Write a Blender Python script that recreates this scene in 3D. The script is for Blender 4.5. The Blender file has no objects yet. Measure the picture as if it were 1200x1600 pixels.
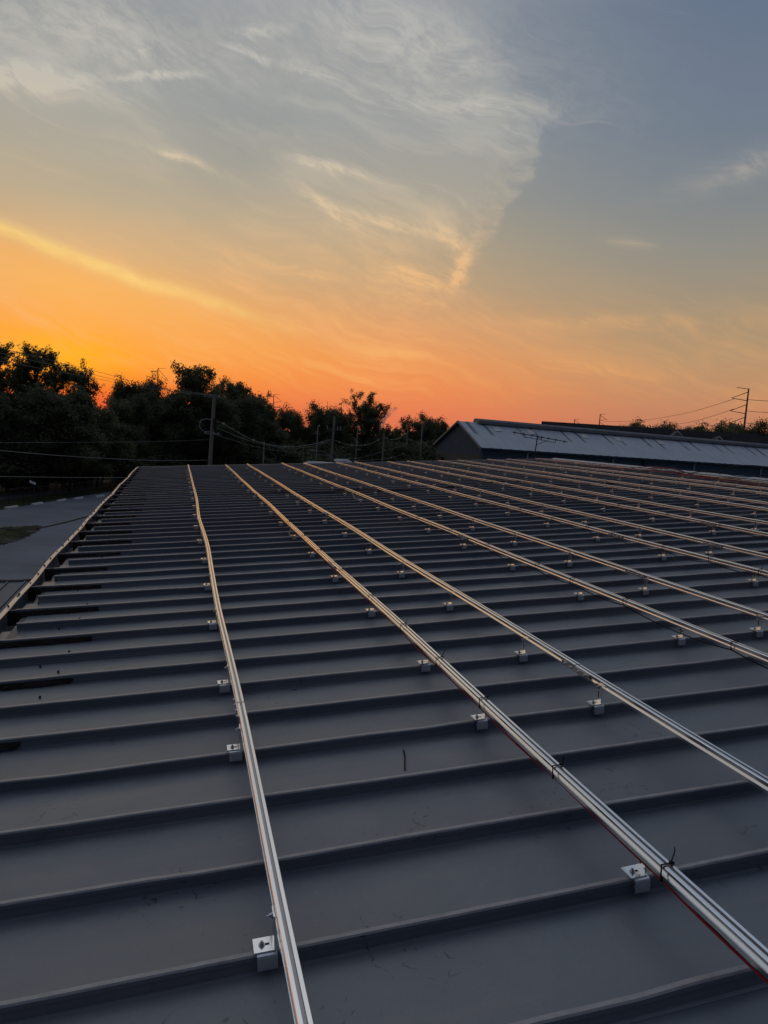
import bpy, math, random
import numpy as np
from mathutils import Vector, Matrix

R = math.radians
scene = bpy.context.scene
col = scene.collection
random.seed(7)
rng = np.random.default_rng(7)

# ------------------------------------------------------------------ camera
HC = 8.0                                   # camera height above the ground
F_PX = 1125.16                             # focal length in pixels of the 1200 x 1600 photograph
RIGHT = Vector((0.95979523, -0.2721193, 0.0688782))
UP = Vector((-0.03735423, 0.11937711, 0.99214604))
FWD = Vector((0.27820457, 0.95482993, -0.10441277))
CAM = Vector((0, 0, HC))
cam_data = bpy.data.cameras.new('camera')
cam = bpy.data.objects.new('camera', cam_data)
col.objects.link(cam)
cam_data.sensor_fit = 'VERTICAL'
cam_data.sensor_height = 36.0
cam_data.lens = F_PX / 1600 * 36.0
cam_data.clip_start = 0.05
cam_data.clip_end = 6000
m = Matrix((RIGHT, UP, -FWD)).transposed().to_4x4()
m.translation = CAM
cam.matrix_world = m
scene.camera = cam


def ray(px, py):
    return RIGHT * ((px - 600) / F_PX) - UP * ((py - 800) / F_PX) + FWD


def at(px, py, d):
    """world point seen at photo pixel px,py at horizontal distance d from the camera"""
    v = ray(px, py)
    return CAM + v * (d / math.hypot(v.x, v.y))


def onz(px, py, z=0.0):
    v = ray(px, py)
    return CAM + v * ((z - HC) / v.z)


# ------------------------------------------------------------------ exposure
scene.view_settings.view_transform = 'Standard'
scene.view_settings.look = 'None'
scene.view_settings.exposure = 0.0
scene.view_settings.gamma = 1.0
scene.view_settings.use_curve_mapping = False
scene.render.engine = 'CYCLES'
scene.cycles.use_denoising = True
scene.cycles.max_bounces = 8
scene.cycles.diffuse_bounces = 4
scene.cycles.glossy_bounces = 3
scene.cycles.transmission_bounces = 2
scene.cycles.volume_bounces = 1
scene.cycles.sample_clamp_indirect = 4

SUN_AZ = -7.83                             # degrees clockwise from +Y (the rails run along +Y)
SUN_EL = 0.8


def lin(r, g, b):
    def f(c):
        c /= 255.0
        return c / 12.92 if c <= 0.04045 else ((c + 0.055) / 1.055) ** 2.4
    return (f(r), f(g), f(b), 1.0)


# ------------------------------------------------------------------ sky
world = bpy.data.worlds.new('World')
scene.world = world
world.use_nodes = True
world.cycles.sampling_method = 'MANUAL'
world.cycles.sample_map_resolution = 256
wt = world.node_tree
wt.nodes.clear()


class NT:
    """tiny helper for wiring math nodes"""
    def __init__(self, tree):
        self.t = tree

    def node(self, kind, **kw):
        n = self.t.nodes.new(kind)
        for k, v in kw.items():
            setattr(n, k, v)
        return n

    def put(self, sock, v):
        if isinstance(v, bpy.types.NodeSocket):
            self.t.links.new(v, sock)
        else:
            sock.default_value = v

    def math(self, op, a, b=None, c=None, clamp=False):
        n = self.node('ShaderNodeMath', operation=op, use_clamp=clamp)
        self.put(n.inputs[0], a)
        if b is not None:
            self.put(n.inputs[1], b)
        if c is not None:
            self.put(n.inputs[2], c)
        return n.outputs[0]

    def add(self, a, b): return self.math('ADD', a, b)
    def sub(self, a, b): return self.math('SUBTRACT', a, b)
    def mul(self, a, b): return self.math('MULTIPLY', a, b)

    def step(self, v, lo, hi, tlo=0.0, thi=1.0):
        n = self.node('ShaderNodeMapRange', interpolation_type='SMOOTHSTEP')
        self.put(n.inputs[0], v)
        for i, x in ((1, lo), (2, hi), (3, tlo), (4, thi)):
            n.inputs[i].default_value = x
        return n.outputs[0]

    def dot(self, a, vec):
        n = self.node('ShaderNodeVectorMath', operation='DOT_PRODUCT')
        self.put(n.inputs[0], a)
        n.inputs[1].default_value = vec
        return n.outputs['Value']

    def comb(self, x, y, z):
        n = self.node('ShaderNodeCombineXYZ')
        for i, v in enumerate((x, y, z)):
            self.put(n.inputs[i], v)
        return n.outputs[0]

    def sep(self, v):
        n = self.node('ShaderNodeSeparateXYZ')
        self.put(n.inputs[0], v)
        return n.outputs

    def noise(self, vec, scale, detail=4, rough=0.55, dist=0.0):
        n = self.node('ShaderNodeTexNoise')
        self.put(n.inputs['Vector'], vec)
        n.inputs['Scale'].default_value = scale
        n.inputs['Detail'].default_value = detail
        n.inputs['Roughness'].default_value = rough
        n.inputs['Distortion'].default_value = dist
        return n.outputs['Fac']

    def noise2(self, x, y, sx, sy, off, detail=4, rough=0.6):
        n = self.node('ShaderNodeTexNoise', noise_dimensions='2D')
        cx_ = self.math('MULTIPLY_ADD', x, sx, off)
        cy_ = self.math('MULTIPLY_ADD', y, sy, off * 1.7)
        self.put(n.inputs['Vector'], self.comb(cx_, cy_, 0.0))
        n.inputs['Scale'].default_value = 1.0
        n.inputs['Detail'].default_value = detail
        n.inputs['Roughness'].default_value = rough
        return n.outputs['Fac']

    def mix(self, f, a, b, mode='MIX'):
        n = self.node('ShaderNodeMix', data_type='RGBA', blend_type=mode)
        self.put(n.inputs[0], f)
        self.put(n.inputs[6], a)
        self.put(n.inputs[7], b)
        return n.outputs[2]

    def ramp(self, f, stops):
        n = self.node('ShaderNodeValToRGB')
        cr = n.color_ramp
        while len(cr.elements) < len(stops):
            cr.elements.new(0.5)
        for e, (p, c) in zip(cr.elements, sorted(stops)):
            e.position = p
            e.color = c
        self.put(n.inputs[0], f)
        return n.outputs[0]


w = NT(wt)
gen = w.node('ShaderNodeTexCoord').outputs['Generated']
S = (math.sin(R(SUN_AZ)), math.cos(R(SUN_AZ)), 0)
T = (math.cos(R(SUN_AZ)), -math.sin(R(SUN_AZ)), 0)
dz = w.dot(gen, (0, 0, 1))
az = w.mul(w.math('ARCTAN2', w.dot(gen, T), w.dot(gen, S)), 57.29578)     # degrees right of the sun
el = w.mul(w.math('ARCSINE', dz), 57.29578)                              # degrees above the horizon
fac = w.math('DIVIDE', el, 90.0, clamp=True)


def stops(L):
    return [(e / 90.0, lin(*c)) for e, c in L]


SKY0 = stops([(0, (205, 74, 52)), (1.2, (234, 102, 50)), (2.6, (250, 126, 36)), (4.0, (254, 150, 42)), (6.6, (253, 168, 74)),
              (9.2, (246, 184, 104)), (11.7, (222, 182, 130)), (15, (184, 172, 146)), (19, (160, 161, 153)), (22, (148, 154, 155)),
              (26, (142, 148, 152)), (34, (178, 181, 185)), (46, (198, 200, 204)), (62, (150, 157, 170)), (90, (112, 121, 142))])  # brighter band above the view, added to light rail tops and roof
SKY1 = stops([(0, (226, 118, 88)), (2.1, (240, 130, 86)), (4.1, (246, 144, 84)), (6.0, (244, 156, 92)), (8.9, (224, 164, 114)),
              (11.7, (194, 164, 128)), (14.4, (178, 162, 136)), (18, (156, 155, 148)), (22, (142, 148, 151)), (29, (136, 144, 154)),
              (36, (172, 176, 182)), (46, (196, 199, 203)), (62, (146, 154, 168)), (90, (112, 121, 142))])
SKY2 = stops([(0, (190, 120, 98)), (2.6, (200, 134, 102)), (4.4, (200, 144, 106)), (7.1, (188, 152, 114)), (9.7, (172, 150, 120)),
              (12.3, (160, 148, 130)), (14.9, (146, 145, 138)), (18, (130, 137, 142)), (22, (116, 128, 144)), (29, (104, 119, 142)),
              (38, (132, 143, 160)), (48, (158, 165, 178)), (62, (122, 132, 150)), (90, (112, 121, 142))])
SKY3 = stops([(0, (38, 42, 56)), (5, (40, 45, 60)), (10, (44, 49, 65)), (18, (50, 57, 75)), (30, (62, 70, 90)), (50, (88, 97, 118)), (90, (112, 121, 142))])  # sky behind the camera, shaped darker to keep the seam faces dark
aaz = w.math('ABSOLUTE', az)
c0 = w.ramp(fac, SKY0)
c1 = w.ramp(fac, SKY1)
c2 = w.ramp(fac, SKY2)
c3 = w.ramp(fac, SKY3)
sky = w.mix(w.math('DIVIDE', aaz, 23.5, clamp=True), c0, c1)
sky = w.mix(w.step(aaz, 22, 48), sky, c2)
sky = w.mix(w.step(aaz, 46, 120), sky, c3)
# glow where the sun has just gone behind the trees
gx = w.math('DIVIDE', w.sub(az, -0.5), 5.5)
gy = w.math('DIVIDE', w.sub(el, 4.2), 1.9)
glow = w.math('POWER', 2.718, w.mul(w.add(w.mul(gx, gx), w.mul(gy, gy)), -1.0))
sky = w.mix(w.mul(glow, 0.8), sky, lin(255, 182, 24))
gx = w.math('DIVIDE', az, 9.0)
gy = w.math('DIVIDE', w.sub(el, 1.0), 1.5)
red = w.math('POWER', 2.718, w.mul(w.add(w.mul(gx, gx), w.mul(gy, gy)), -1.0))
sky = w.mix(w.mul(red, 0.5), sky, lin(240, 78, 52))

# --- cirrus: a big sheet whose right edge leans over the photo, fibrous streaks and single wisps
warp = w.noise2(az, el, 0.11, 0.11, 0.4, 2, 0.55)
warp2 = w.noise2(az, el, 0.11, 0.11, 17.3, 2, 0.55)
azw = w.add(az, w.mul(w.sub(warp, 0.5), 7.0))
elw = w.add(el, w.mul(w.sub(warp2, 0.5), 2.6))


def turned(a, e, ang):
    ca, sa = math.cos(R(ang)), math.sin(R(ang))
    return (w.add(w.mul(a, ca), w.mul(e, sa)), w.sub(w.mul(e, ca), w.mul(a, sa)))


ta, te = turned(azw, elw, -16)
fib = w.noise2(ta, te, 0.075, 0.42, 1.7, 4, 0.64)
fib2 = w.noise2(ta, te, 0.16, 1.5, 5.1, 4, 0.7)
patch = w.noise2(azw, elw, 0.055, 0.08, 3.3, 1, 0.5)
ec = w.node('ShaderNodeFloatCurve')
cm = ec.mapping
pts = [(0.0, 26.0), (6.0, 26.5), (9.2, 28.0), (10.7, 29.0), (13.0, 30.1), (15.3, 31.2), (17.1, 32.2), (18.8, 33.5), (20.8, 34.4), (22.4, 34.8),
       (23.7, 35.1), (24.3, 33.8), (26.5, 32.0), (27.9, 31.4), (29.6, 32.3), (34, 33.5), (40, 30.0)]
cv = cm.curves[0]
cv.points[0].location = (0.0, pts[0][1] / 50)
cv.points[1].location = (1.0, pts[-1][1] / 50)
for e_, a_ in pts[1:-1]:
    cv.points.new(e_ / 40, a_ / 50)
cm.update()
w.put(ec.inputs['Value'], w.math('DIVIDE', el, 40.0, clamp=True))
edge = w.mul(ec.outputs[0], 50.0)
ragged = w.mul(w.sub(w.noise2(az, el, 0.5, 0.5, 2.2, 4, 0.66), 0.5), 2.4)
dist = w.add(w.sub(edge, az), ragged)                        # degrees inside the sheet
inside = w.step(dist, -0.6, 4.6)
hi = w.mul(w.step(el, 8.0, 15.0), w.step(el, 62.0, 36.0))
wn = w.step(w.noise2(ta, te, 0.5, 1.3, 4.4, 4, 0.7), 0.26, 0.72)
rim = w.mul(w.mul(w.step(dist, 0.1, 0.9), w.step(dist, 4.6, 0.9)), w.mul(w.step(el, 9.0, 12.0), w.step(el, 27.0, 20.0)))
rim = w.mul(rim, w.add(w.mul(wn, 0.8), 0.2))
streak = w.add(w.mul(w.step(fib, 0.44, 0.74), 0.72), w.mul(w.step(fib2, 0.5, 0.82), 0.34))
veil = w.mul(w.mul(inside, hi), w.add(w.mul(w.step(patch, 0.24, 0.62), 0.5), w.mul(streak, w.step(patch, 0.34, 0.66, 0.12, 0.62))))
low = w.mul(w.mul(w.add(w.mul(w.step(fib, 0.42, 0.7), 0.7), w.mul(w.step(fib2, 0.45, 0.75), 0.5)), w.mul(w.step(el, 1.5, 4.5), w.step(el, 14.0, 8.0))), w.step(az, 18.0, 38.0, 0.85, 0.24))
thin = w.mul(w.mul(w.step(fib2, 0.55, 0.85), w.step(patch, 0.45, 0.7)), 0.12)
cloud = w.add(w.add(w.mul(veil, 0.52), w.mul(rim, 0.26)), w.add(w.mul(low, 0.8), thin))

# single wisps: (az, el) of the two ends, half width, strength
WISPS = [(-9, 20.6, 2.0, 22.0, 0.8, 0.75), (0.5, 21.9, 9.8, 24.2, 0.40, 0.6),
         (0.2, 23.6, 7.2, 25.0, 0.4, 0.4), (8.4, 26.0, 14.8, 25.0, 0.45, 0.5), (13.0, 25.5, 21.8, 23.8, 0.6, 0.4), (8.5, 26.3, 15.6, 27.4, 0.5, 0.42),
         (4.2, 18.8, 10.0, 17.9, 0.32, 0.5), (15.2, 19.4, 22.0, 18.5, 0.32, 0.6),
         (16.0, 17.5, 21.0, 14.6, 0.6, 0.62), (17.6, 16.5, 27.5, 15.2, 0.6, 0.42),
         (25.6, 16.2, 29.6, 14.2, 0.8, 0.56), (29.4, 14.8, 28.0, 11.0, 0.7, 0.8), (21.6, 12.8, 28.5, 11.2, 1.0, 0.58), (22.5, 10.2, 28.4, 10.4, 0.7, 0.34),
         (10.0, 13.2, 22.0, 10.8, 0.5, 0.34), (20.0, 6.8, 28.5, 6.0, 0.6, 0.34), (30, 9.5, 50.0, 9.6, 0.6, 0.22), (33, 6.9, 44.0, 5.6, 0.6, 0.22),
         (40, 15.1, 43.0, 14.7, 0.35, 0.2), (44, 18.4, 52.0, 20.4, 0.9, 0.2),
         (12.0, 29.5, 33.0, 25.4, 3.4, 0.34), (20.0, 24.4, 36.0, 23.4, 1.3, 0.34), (16.0, 16.0, 29.5, 13.0, 3.0, 0.14), (-12.0, 24.0, 14.0, 25.5, 3.0, 0.34),
         (19.0, 11.6, 28.6, 9.6, 1.9, 0.28), (20.0, 8.6, 31.0, 8.0, 1.0, 0.24), (4.0, 21.0, 20.0, 20.5, 1.6, 0.10)]
wa = w.add(az, w.mul(w.sub(warp, 0.5), 2.0))
we = w.add(w.add(el, w.mul(w.sub(warp2, 0.5), 1.2)), w.mul(w.sub(fib2, 0.5), 0.9))
acc = None
for a0, e0, a1, e1, hw, st in WISPS:
    L = math.hypot(a1 - a0, e1 - e0)
    ca, sa = (a1 - a0) / L, (e1 - e0) / L
    lp_, lq_ = L * 0.52, hw
    # p, q: along / across, scaled so that the wisp is the unit disc
    p = w.math('MULTIPLY_ADD', wa, ca / lp_, w.math('MULTIPLY_ADD', we, sa / lp_, -((a0 + a1) / 2 * ca + (e0 + e1) / 2 * sa) / lp_))
    q = w.math('MULTIPLY_ADD', wa, -sa / lq_, w.math('MULTIPLY_ADD', we, ca / lq_, ((a0 + a1) / 2 * sa - (e0 + e1) / 2 * ca) / lq_))
    r2 = w.math('MULTIPLY_ADD', p, p, w.math('MULTIPLY_ADD', q, q, 1.0))
    g = w.math('DIVIDE', st, w.mul(r2, r2))
    acc = g if acc is None else w.math('MAXIMUM', acc, g)
cloud = w.add(cloud, w.mul(acc, w.add(w.mul(wn, 1.3), 0.42)))
cloud = w.math('MINIMUM', cloud, 0.92)
CL = stops([(0, (240, 130, 88)), (5, (255, 180, 104)), (9, (248, 182, 118)), (13, (240, 192, 138)), (17, (222, 200, 166)), (22, (202, 197, 185)), (34, (184, 185, 185)), (46, (190, 192, 194)), (62, (150, 156, 168)), (90, (104, 112, 130))])
cloudcol = w.ramp(fac, CL)
cloudcol = w.mix(w.step(aaz, 50, 120), cloudcol, lin(72, 78, 96))
sky = w.mix(cloud, sky, cloudcol)
# the long golden cloud edge running down to the right of the sunset
bl = w.sub(w.add(el, w.mul(w.sub(warp2, 0.5), 1.3)), w.sub(11.0, w.mul(az, 0.205)))
bg = w.math('POWER', 2.718, w.mul(w.mul(w.math('DIVIDE', bl, 0.5), w.math('DIVIDE', bl, 0.5)), -1.0))
bf = w.mul(w.step(az, 20.0, 3.0), w.step(az, -40, -20))
sky = w.mix(w.mul(w.mul(bg, bf), w.add(0.5, w.mul(wn, 0.4))), sky, lin(255, 218, 130))
bfill = w.mul(w.mul(w.step(bl, 0.7, -1.6), w.step(bl, -7.0, -1.0)), w.mul(w.step(az, 24.0, 4.0), w.step(az, -40, -20)))
sky = w.mix(w.mul(bfill, 0.5), sky, lin(255, 182, 92))

nis = w.node('ShaderNodeTexSky', sky_type='NISHITA')
nis.sun_disc = False
nis.sun_elevation = R(SUN_EL)
nis.sun_rotation = R(SUN_AZ)
nis.dust_density = 2.0
nis_scaled = w.mix(1.0, nis.outputs[0], (0.1, 0.1, 0.1, 1), 'MULTIPLY')
sky = w.mix(0.08, sky, nis_scaled)
bgn = w.node('ShaderNodeBackground')
bgn.inputs['Strength'].default_value = 1.0
w.put(bgn.inputs['Color'], sky)
wo = w.node('ShaderNodeOutputWorld')
wt.links.new(bgn.outputs[0], wo.inputs['Surface'])

# ------------------------------------------------------------------ sun (just down behind the trees)
sl = bpy.data.lights.new('sun', 'SUN')
sl.energy = 0.2
sl.angle = R(2.0)
sl.color = (1.0, 0.55, 0.28)
so = bpy.data.objects.new('sun', sl)
col.objects.link(so)
sd = Vector((S[0] * math.cos(R(SUN_EL)), S[1] * math.cos(R(SUN_EL)), math.sin(R(SUN_EL))))
so.rotation_euler = sd.to_track_quat('Z', 'Y').to_euler()


# ================================================================== materials
MATS = {}


def material(name, base, rough=0.6, metal=0.0, spec=0.5, var=0.0, scale=4.0, stretch=(1, 1, 1), bump=0.0, bump_scale=30.0, rvar=0.0, objvar=0.0):
    if name in MATS:
        return MATS[name]
    mt = bpy.data.materials.new(name)
    mt.use_nodes = True
    t = NT(mt.node_tree)
    bs = mt.node_tree.nodes['Principled BSDF']
    bs.inputs['Base Color'].default_value = (*base, 1)
    bs.inputs['Roughness'].default_value = rough
    bs.inputs['Metallic'].default_value = metal
    bs.inputs['Specular IOR Level'].default_value = spec
    co = t.node('ShaderNodeTexCoord').outputs['Object']
    if var or rvar:
        mp = t.node('ShaderNodeMapping')
        mp.inputs['Scale'].default_value = stretch
        mt.node_tree.links.new(co, mp.inputs[0])
        n = t.noise(mp.outputs[0], scale, 5, 0.62, 0.3)
        if var:
            k = t.add(t.mul(t.sub(n, 0.5), 2.6 * var), 1.0)
            if objvar:
                oi = t.node('ShaderNodeObjectInfo').outputs['Random']
                k = t.mul(k, t.add(t.mul(t.sub(oi, 0.5), 2 * objvar), 1.0))
            c = t.mix(1.0, (*base, 1), t.comb(k, k, k), 'MULTIPLY')
            t.put(bs.inputs['Base Color'], c)
        if rvar:
            t.put(bs.inputs['Roughness'], t.add(t.mul(t.sub(n, 0.5), rvar * 2), rough))
    if bump:
        b = t.node('ShaderNodeBump')
        b.inputs['Strength'].default_value = bump
        b.inputs['Distance'].default_value = 0.02
        t.put(b.inputs['Height'], t.noise(co, bump_scale, 4, 0.6))
        t.put(bs.inputs['Normal'], b.outputs[0])
    MATS[name] = mt
    return mt


M_ALU = material('brushed_aluminium', (0.96, 0.975, 0.985), 0.22, 1.0, var=0.08, scale=3.0, stretch=(8, 0.6, 8), rvar=0.07)
M_SLOT = material('shaded_slot_metal', (0.50, 0.49, 0.50), 0.5, 1.0)  # darker metal that paints shade into the rail's top slot
M_CLAMP = material('clamp_metal', (0.74, 0.75, 0.77), 0.30, 1.0, var=0.1, scale=20, rvar=0.1)
M_STEEL = material('stainless_bolt', (0.45, 0.46, 0.48), 0.3, 1.0)
M_DARK = material('dark_slot', (0.03, 0.03, 0.035), 0.6)
M_LIP = material('pale_gutter_metal', (0.72, 0.66, 0.60), 0.42, 0.7, var=0.12, scale=6, rvar=0.1)
M_GUT = material('gutter_metal', (0.10, 0.11, 0.125), 0.55, 0.0, var=0.3, scale=5)
M_CREST = material('worn_highlit_crest', (0.31, 0.305, 0.30), 0.38, 0.0, 0.8, var=0.5, scale=12, stretch=(1, 3, 3), rvar=0.1)  # worn crest paint, lightened all along to paint in the bright highlight line
M_TAR = material('roof_tar', (0.026, 0.019, 0.016), 0.75, 0.0, 0.25, var=0.5, scale=14, bump=0.9, bump_scale=40)
M_TRIM = material('rake_trim', (0.30, 0.31, 0.33), 0.5, 0.0, var=0.15, scale=3)
M_RIDGE = material('ridge_cap_metal', (0.42, 0.42, 0.43), 0.45, 0.3, var=0.15, scale=3)
M_WALL = material('warehouse_wall', (0.13, 0.14, 0.155), 0.6, 0.0, var=0.2, scale=1.5)
M_RED = material('red_cable', (0.30, 0.016, 0.022), 0.45)
M_REDDARK = material('red_cable_dusty', (0.16, 0.04, 0.034), 0.6, var=0.3, scale=8)
M_BLACK = material('black_plastic', (0.010, 0.010, 0.011), 0.6, 0.0, 0.25)
M_ASPH = material('asphalt', (0.185, 0.198, 0.225), 0.85, 0.0, 0.3, var=0.5, scale=0.22, bump=0.3, bump_scale=12)
M_ROAD = material('road_asphalt', (0.060, 0.062, 0.068), 0.85, 0.0, 0.3, var=0.3, scale=0.25)
M_GRASSG = material('ground_grass', (0.030, 0.040, 0.016), 0.95, 0.0, 0.1, var=0.5, scale=0.3)
M_ISLE = material('island_grass', (0.052, 0.055, 0.026), 0.95, 0.0, 0.1, var=0.9, scale=0.7, bump=0.6, bump_scale=6)
M_CONC = material('wheel_stop_concrete', (0.62, 0.61, 0.56), 0.85, 0.0, var=0.2, scale=3)
M_BARK = material('bark', (0.035, 0.029, 0.022), 0.9, 0.0, 0.2, var=0.4, scale=3)
M_POLE = material('weathered_pole_wood', (0.32, 0.285, 0.245), 0.85, 0.0, 0.2, var=0.3, scale=2, stretch=(6, 6, 0.5))
M_POST = material('galvanised_post', (0.42, 0.42, 0.42), 0.6, 0.2)
M_WIRE = material('wire', (0.34, 0.33, 0.30), 0.6)
M_INSUL = material('porcelain_insulator', (0.62, 0.62, 0.60), 0.3)
M_FENCE = material('fence_wire', (0.022, 0.022, 0.024), 0.6)
M_WHITE = material('white_paint', (0.72, 0.72, 0.70), 0.55, var=0.1, scale=4)
M_PYL = material('rusty_pylon', (0.06, 0.045, 0.04), 0.7)
M_PALE = material('pale_tarp', (0.45, 0.44, 0.44), 0.7, var=0.2, scale=2)
M_CAN = material('canopy_metal', (0.10, 0.13, 0.175), 0.6, 0.0, var=0.3, scale=1.6)
M_RUST = material('rusty_edge', (0.20, 0.17, 0.15), 0.85, 0.0, var=0.7, scale=7)
M_SIDEB = material('blue_siding', (0.115, 0.18, 0.25), 0.6, 0.0, var=0.22, scale=0.9)
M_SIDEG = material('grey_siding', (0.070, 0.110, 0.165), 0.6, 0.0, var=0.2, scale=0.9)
M_SIDET = material('tan_siding', (0.12, 0.118, 0.112), 0.7, 0.0, var=0.22, scale=0.9)
M_VENT = material('ridge_vent_metal', (0.28, 0.275, 0.27), 0.6, 0.0, var=0.3, scale=1.2)
M_SKYL = material('fibreglass_skylight', (0.80, 0.76, 0.70), 0.35, 0.0, var=0.1, scale=2)
M_SHING = material('dark_shingle', (0.030, 0.029, 0.032), 0.9, 0.0, 0.2, var=0.3, scale=1.2)
M_HOUSE = material('house_siding', (0.50, 0.49, 0.46), 0.7, 0.0, var=0.1, scale=1)
M_GLASS = material('window_glass', (0.02, 0.022, 0.03), 0.1, 0.0, 0.6)


def leaf_mat(name, c1, c2):
    mt = bpy.data.materials.new(name)
    mt.use_nodes = True
    t = NT(mt.node_tree)
    bs = mt.node_tree.nodes['Principled BSDF']
    co = t.node('ShaderNodeTexCoord').outputs['Object']
    oi = t.node('ShaderNodeObjectInfo').outputs['Random']
    n = t.noise(co, 1.1, 3, 0.6)
    k = t.add(t.step(n, 0.3, 0.7, 0.0, 0.75), t.mul(t.sub(oi, 0.5), 0.55))
    t.put(bs.inputs['Base Color'], t.mix(t.math('MINIMUM', t.math('MAXIMUM', k, 0.0), 1.0), (*c1, 1), (*c2, 1)))
    bs.inputs['Roughness'].default_value = 0.65
    bs.inputs['Specular IOR Level'].default_value = 0.25
    tr = t.node('ShaderNodeBsdfTranslucent')
    mt.node_tree.links.new(bs.inputs['Base Color'].links[0].from_socket, tr.inputs['Color'])
    ms_ = t.node('ShaderNodeMixShader')
    ms_.inputs[0].default_value = 0.28
    mt.node_tree.links.new(bs.outputs[0], ms_.inputs[1])
    mt.node_tree.links.new(tr.outputs[0], ms_.inputs[2])
    mt.node_tree.links.new(ms_.outputs[0], [q for q in mt.node_tree.nodes if q.type == 'OUTPUT_MATERIAL'][0].inputs['Surface'])
    return mt


M_LEAF = leaf_mat('leaf_green', (0.12, 0.14, 0.065), (0.20, 0.205, 0.095))
M_LEAFD = leaf_mat('leaf_dark', (0.115, 0.132, 0.068), (0.20, 0.21, 0.10))


def roof_material():
    """painted standing seam metal: blue grey, dusty, scuffed by boots; coordinates in metres on the roof"""
    mt = bpy.data.materials.new('roof_paint')
    mt.use_nodes = True
    t = NT(mt.node_tree)
    bs = mt.node_tree.nodes['Principled BSDF']
    geo = t.node('ShaderNodeNewGeometry').outputs['Position']
    n1 = t.noise(geo, 0.8, 5, 0.6, 0.3)
    mp = t.node('ShaderNodeMapping')
    mp.inputs['Scale'].default_value = (0.5, 7, 7)
    mt.node_tree.links.new(geo, mp.inputs[0])
    n2 = t.noise(mp.outputs[0], 1.0, 5, 0.65)
    base = t.mix(t.step(n1, 0.3, 0.72), (0.140, 0.166, 0.198, 1), (0.178, 0.192, 0.206, 1))
    base = t.mix(t.step(n2, 0.42, 0.8, 0, 0.6), base, (0.225, 0.214, 0.204, 1))
    oi = t.node('ShaderNodeObjectInfo').outputs['Random']
    base = t.mix(1.0, base, t.comb(t.add(t.mul(oi, 0.22), 0.89), t.add(t.mul(oi, 0.22), 0.89), t.add(t.mul(oi, 0.20), 0.90)), 'MULTIPLY')
    blot = t.noise(geo, 1.7, 6, 0.72, 0.6)
    base = t.mix(t.step(blot, 0.5, 0.74, 0, 0.38), base, (0.26, 0.256, 0.25, 1))
    base = t.mix(t.step(blot, 0.46, 0.26, 0, 0.3), base, (0.085, 0.10, 0.122, 1))
    grain = t.noise(geo, 260, 2, 0.5)
    base = t.mix(t.step(grain, 0.35, 0.75, 0, 0.25), base, (0.10, 0.11, 0.13, 1))
    # scuffs: thin dark curls, only in a few places
    v = t.node('ShaderNodeTexVoronoi', feature='DISTANCE_TO_EDGE')
    wv = t.node('ShaderNodeVectorMath', operation='ADD')
    nn = t.node('ShaderNodeTexNoise')
    nn.inputs['Scale'].default_value = 5.0
    nn.inputs['Detail'].default_value = 3
    mt.node_tree.links.new(geo, nn.inputs['Vector'])
    sc = t.node('ShaderNodeVectorMath', operation='SCALE')
    mt.node_tree.links.new(nn.outputs['Color'], sc.inputs[0])
    sc.inputs[3].default_value = 0.35
    mt.node_tree.links.new(geo, wv.inputs[0])
    mt.node_tree.links.new(sc.outputs[0], wv.inputs[1])
    mt.node_tree.links.new(wv.outputs[0], v.inputs['Vector'])
    v.inputs['Scale'].default_value = 9.0
    line = t.step(v.outputs['Distance'], 0.06, 0.0)
    where = t.mul(t.step(t.noise(geo, 2.1, 2, 0.5), 0.56, 0.66), t.step(t.noise(geo, 22, 3, 0.6), 0.52, 0.62))
    base = t.mix(t.mul(t.mul(line, where), 0.9), base, (0.014, 0.016, 0.020, 1))
    specks = t.step(t.noise(geo, 75, 2, 0.5), 0.735, 0.77)
    base = t.mix(t.mul(specks, 0.45), base, (0.34, 0.33, 0.32, 1))
    t.put(bs.inputs['Base Color'], base)
    bs.inputs['Specular IOR Level'].default_value = 0.85
    t.put(bs.inputs['Roughness'], t.step(blot, 0.3, 0.7, 0.36, 0.50))
    b = t.node('ShaderNodeBump')
    b.inputs['Strength'].default_value = 0.5
    b.inputs['Distance'].default_value = 0.012
    t.put(b.inputs['Height'], t.add(t.mul(t.noise(geo, 3.0, 4, 0.55), 1.6), t.mul(t.noise(geo, 120, 2, 0.5), 0.10)))
    t.put(bs.inputs['Normal'], b.outputs[0])
    return mt


M_ROOF = roof_material()


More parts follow.
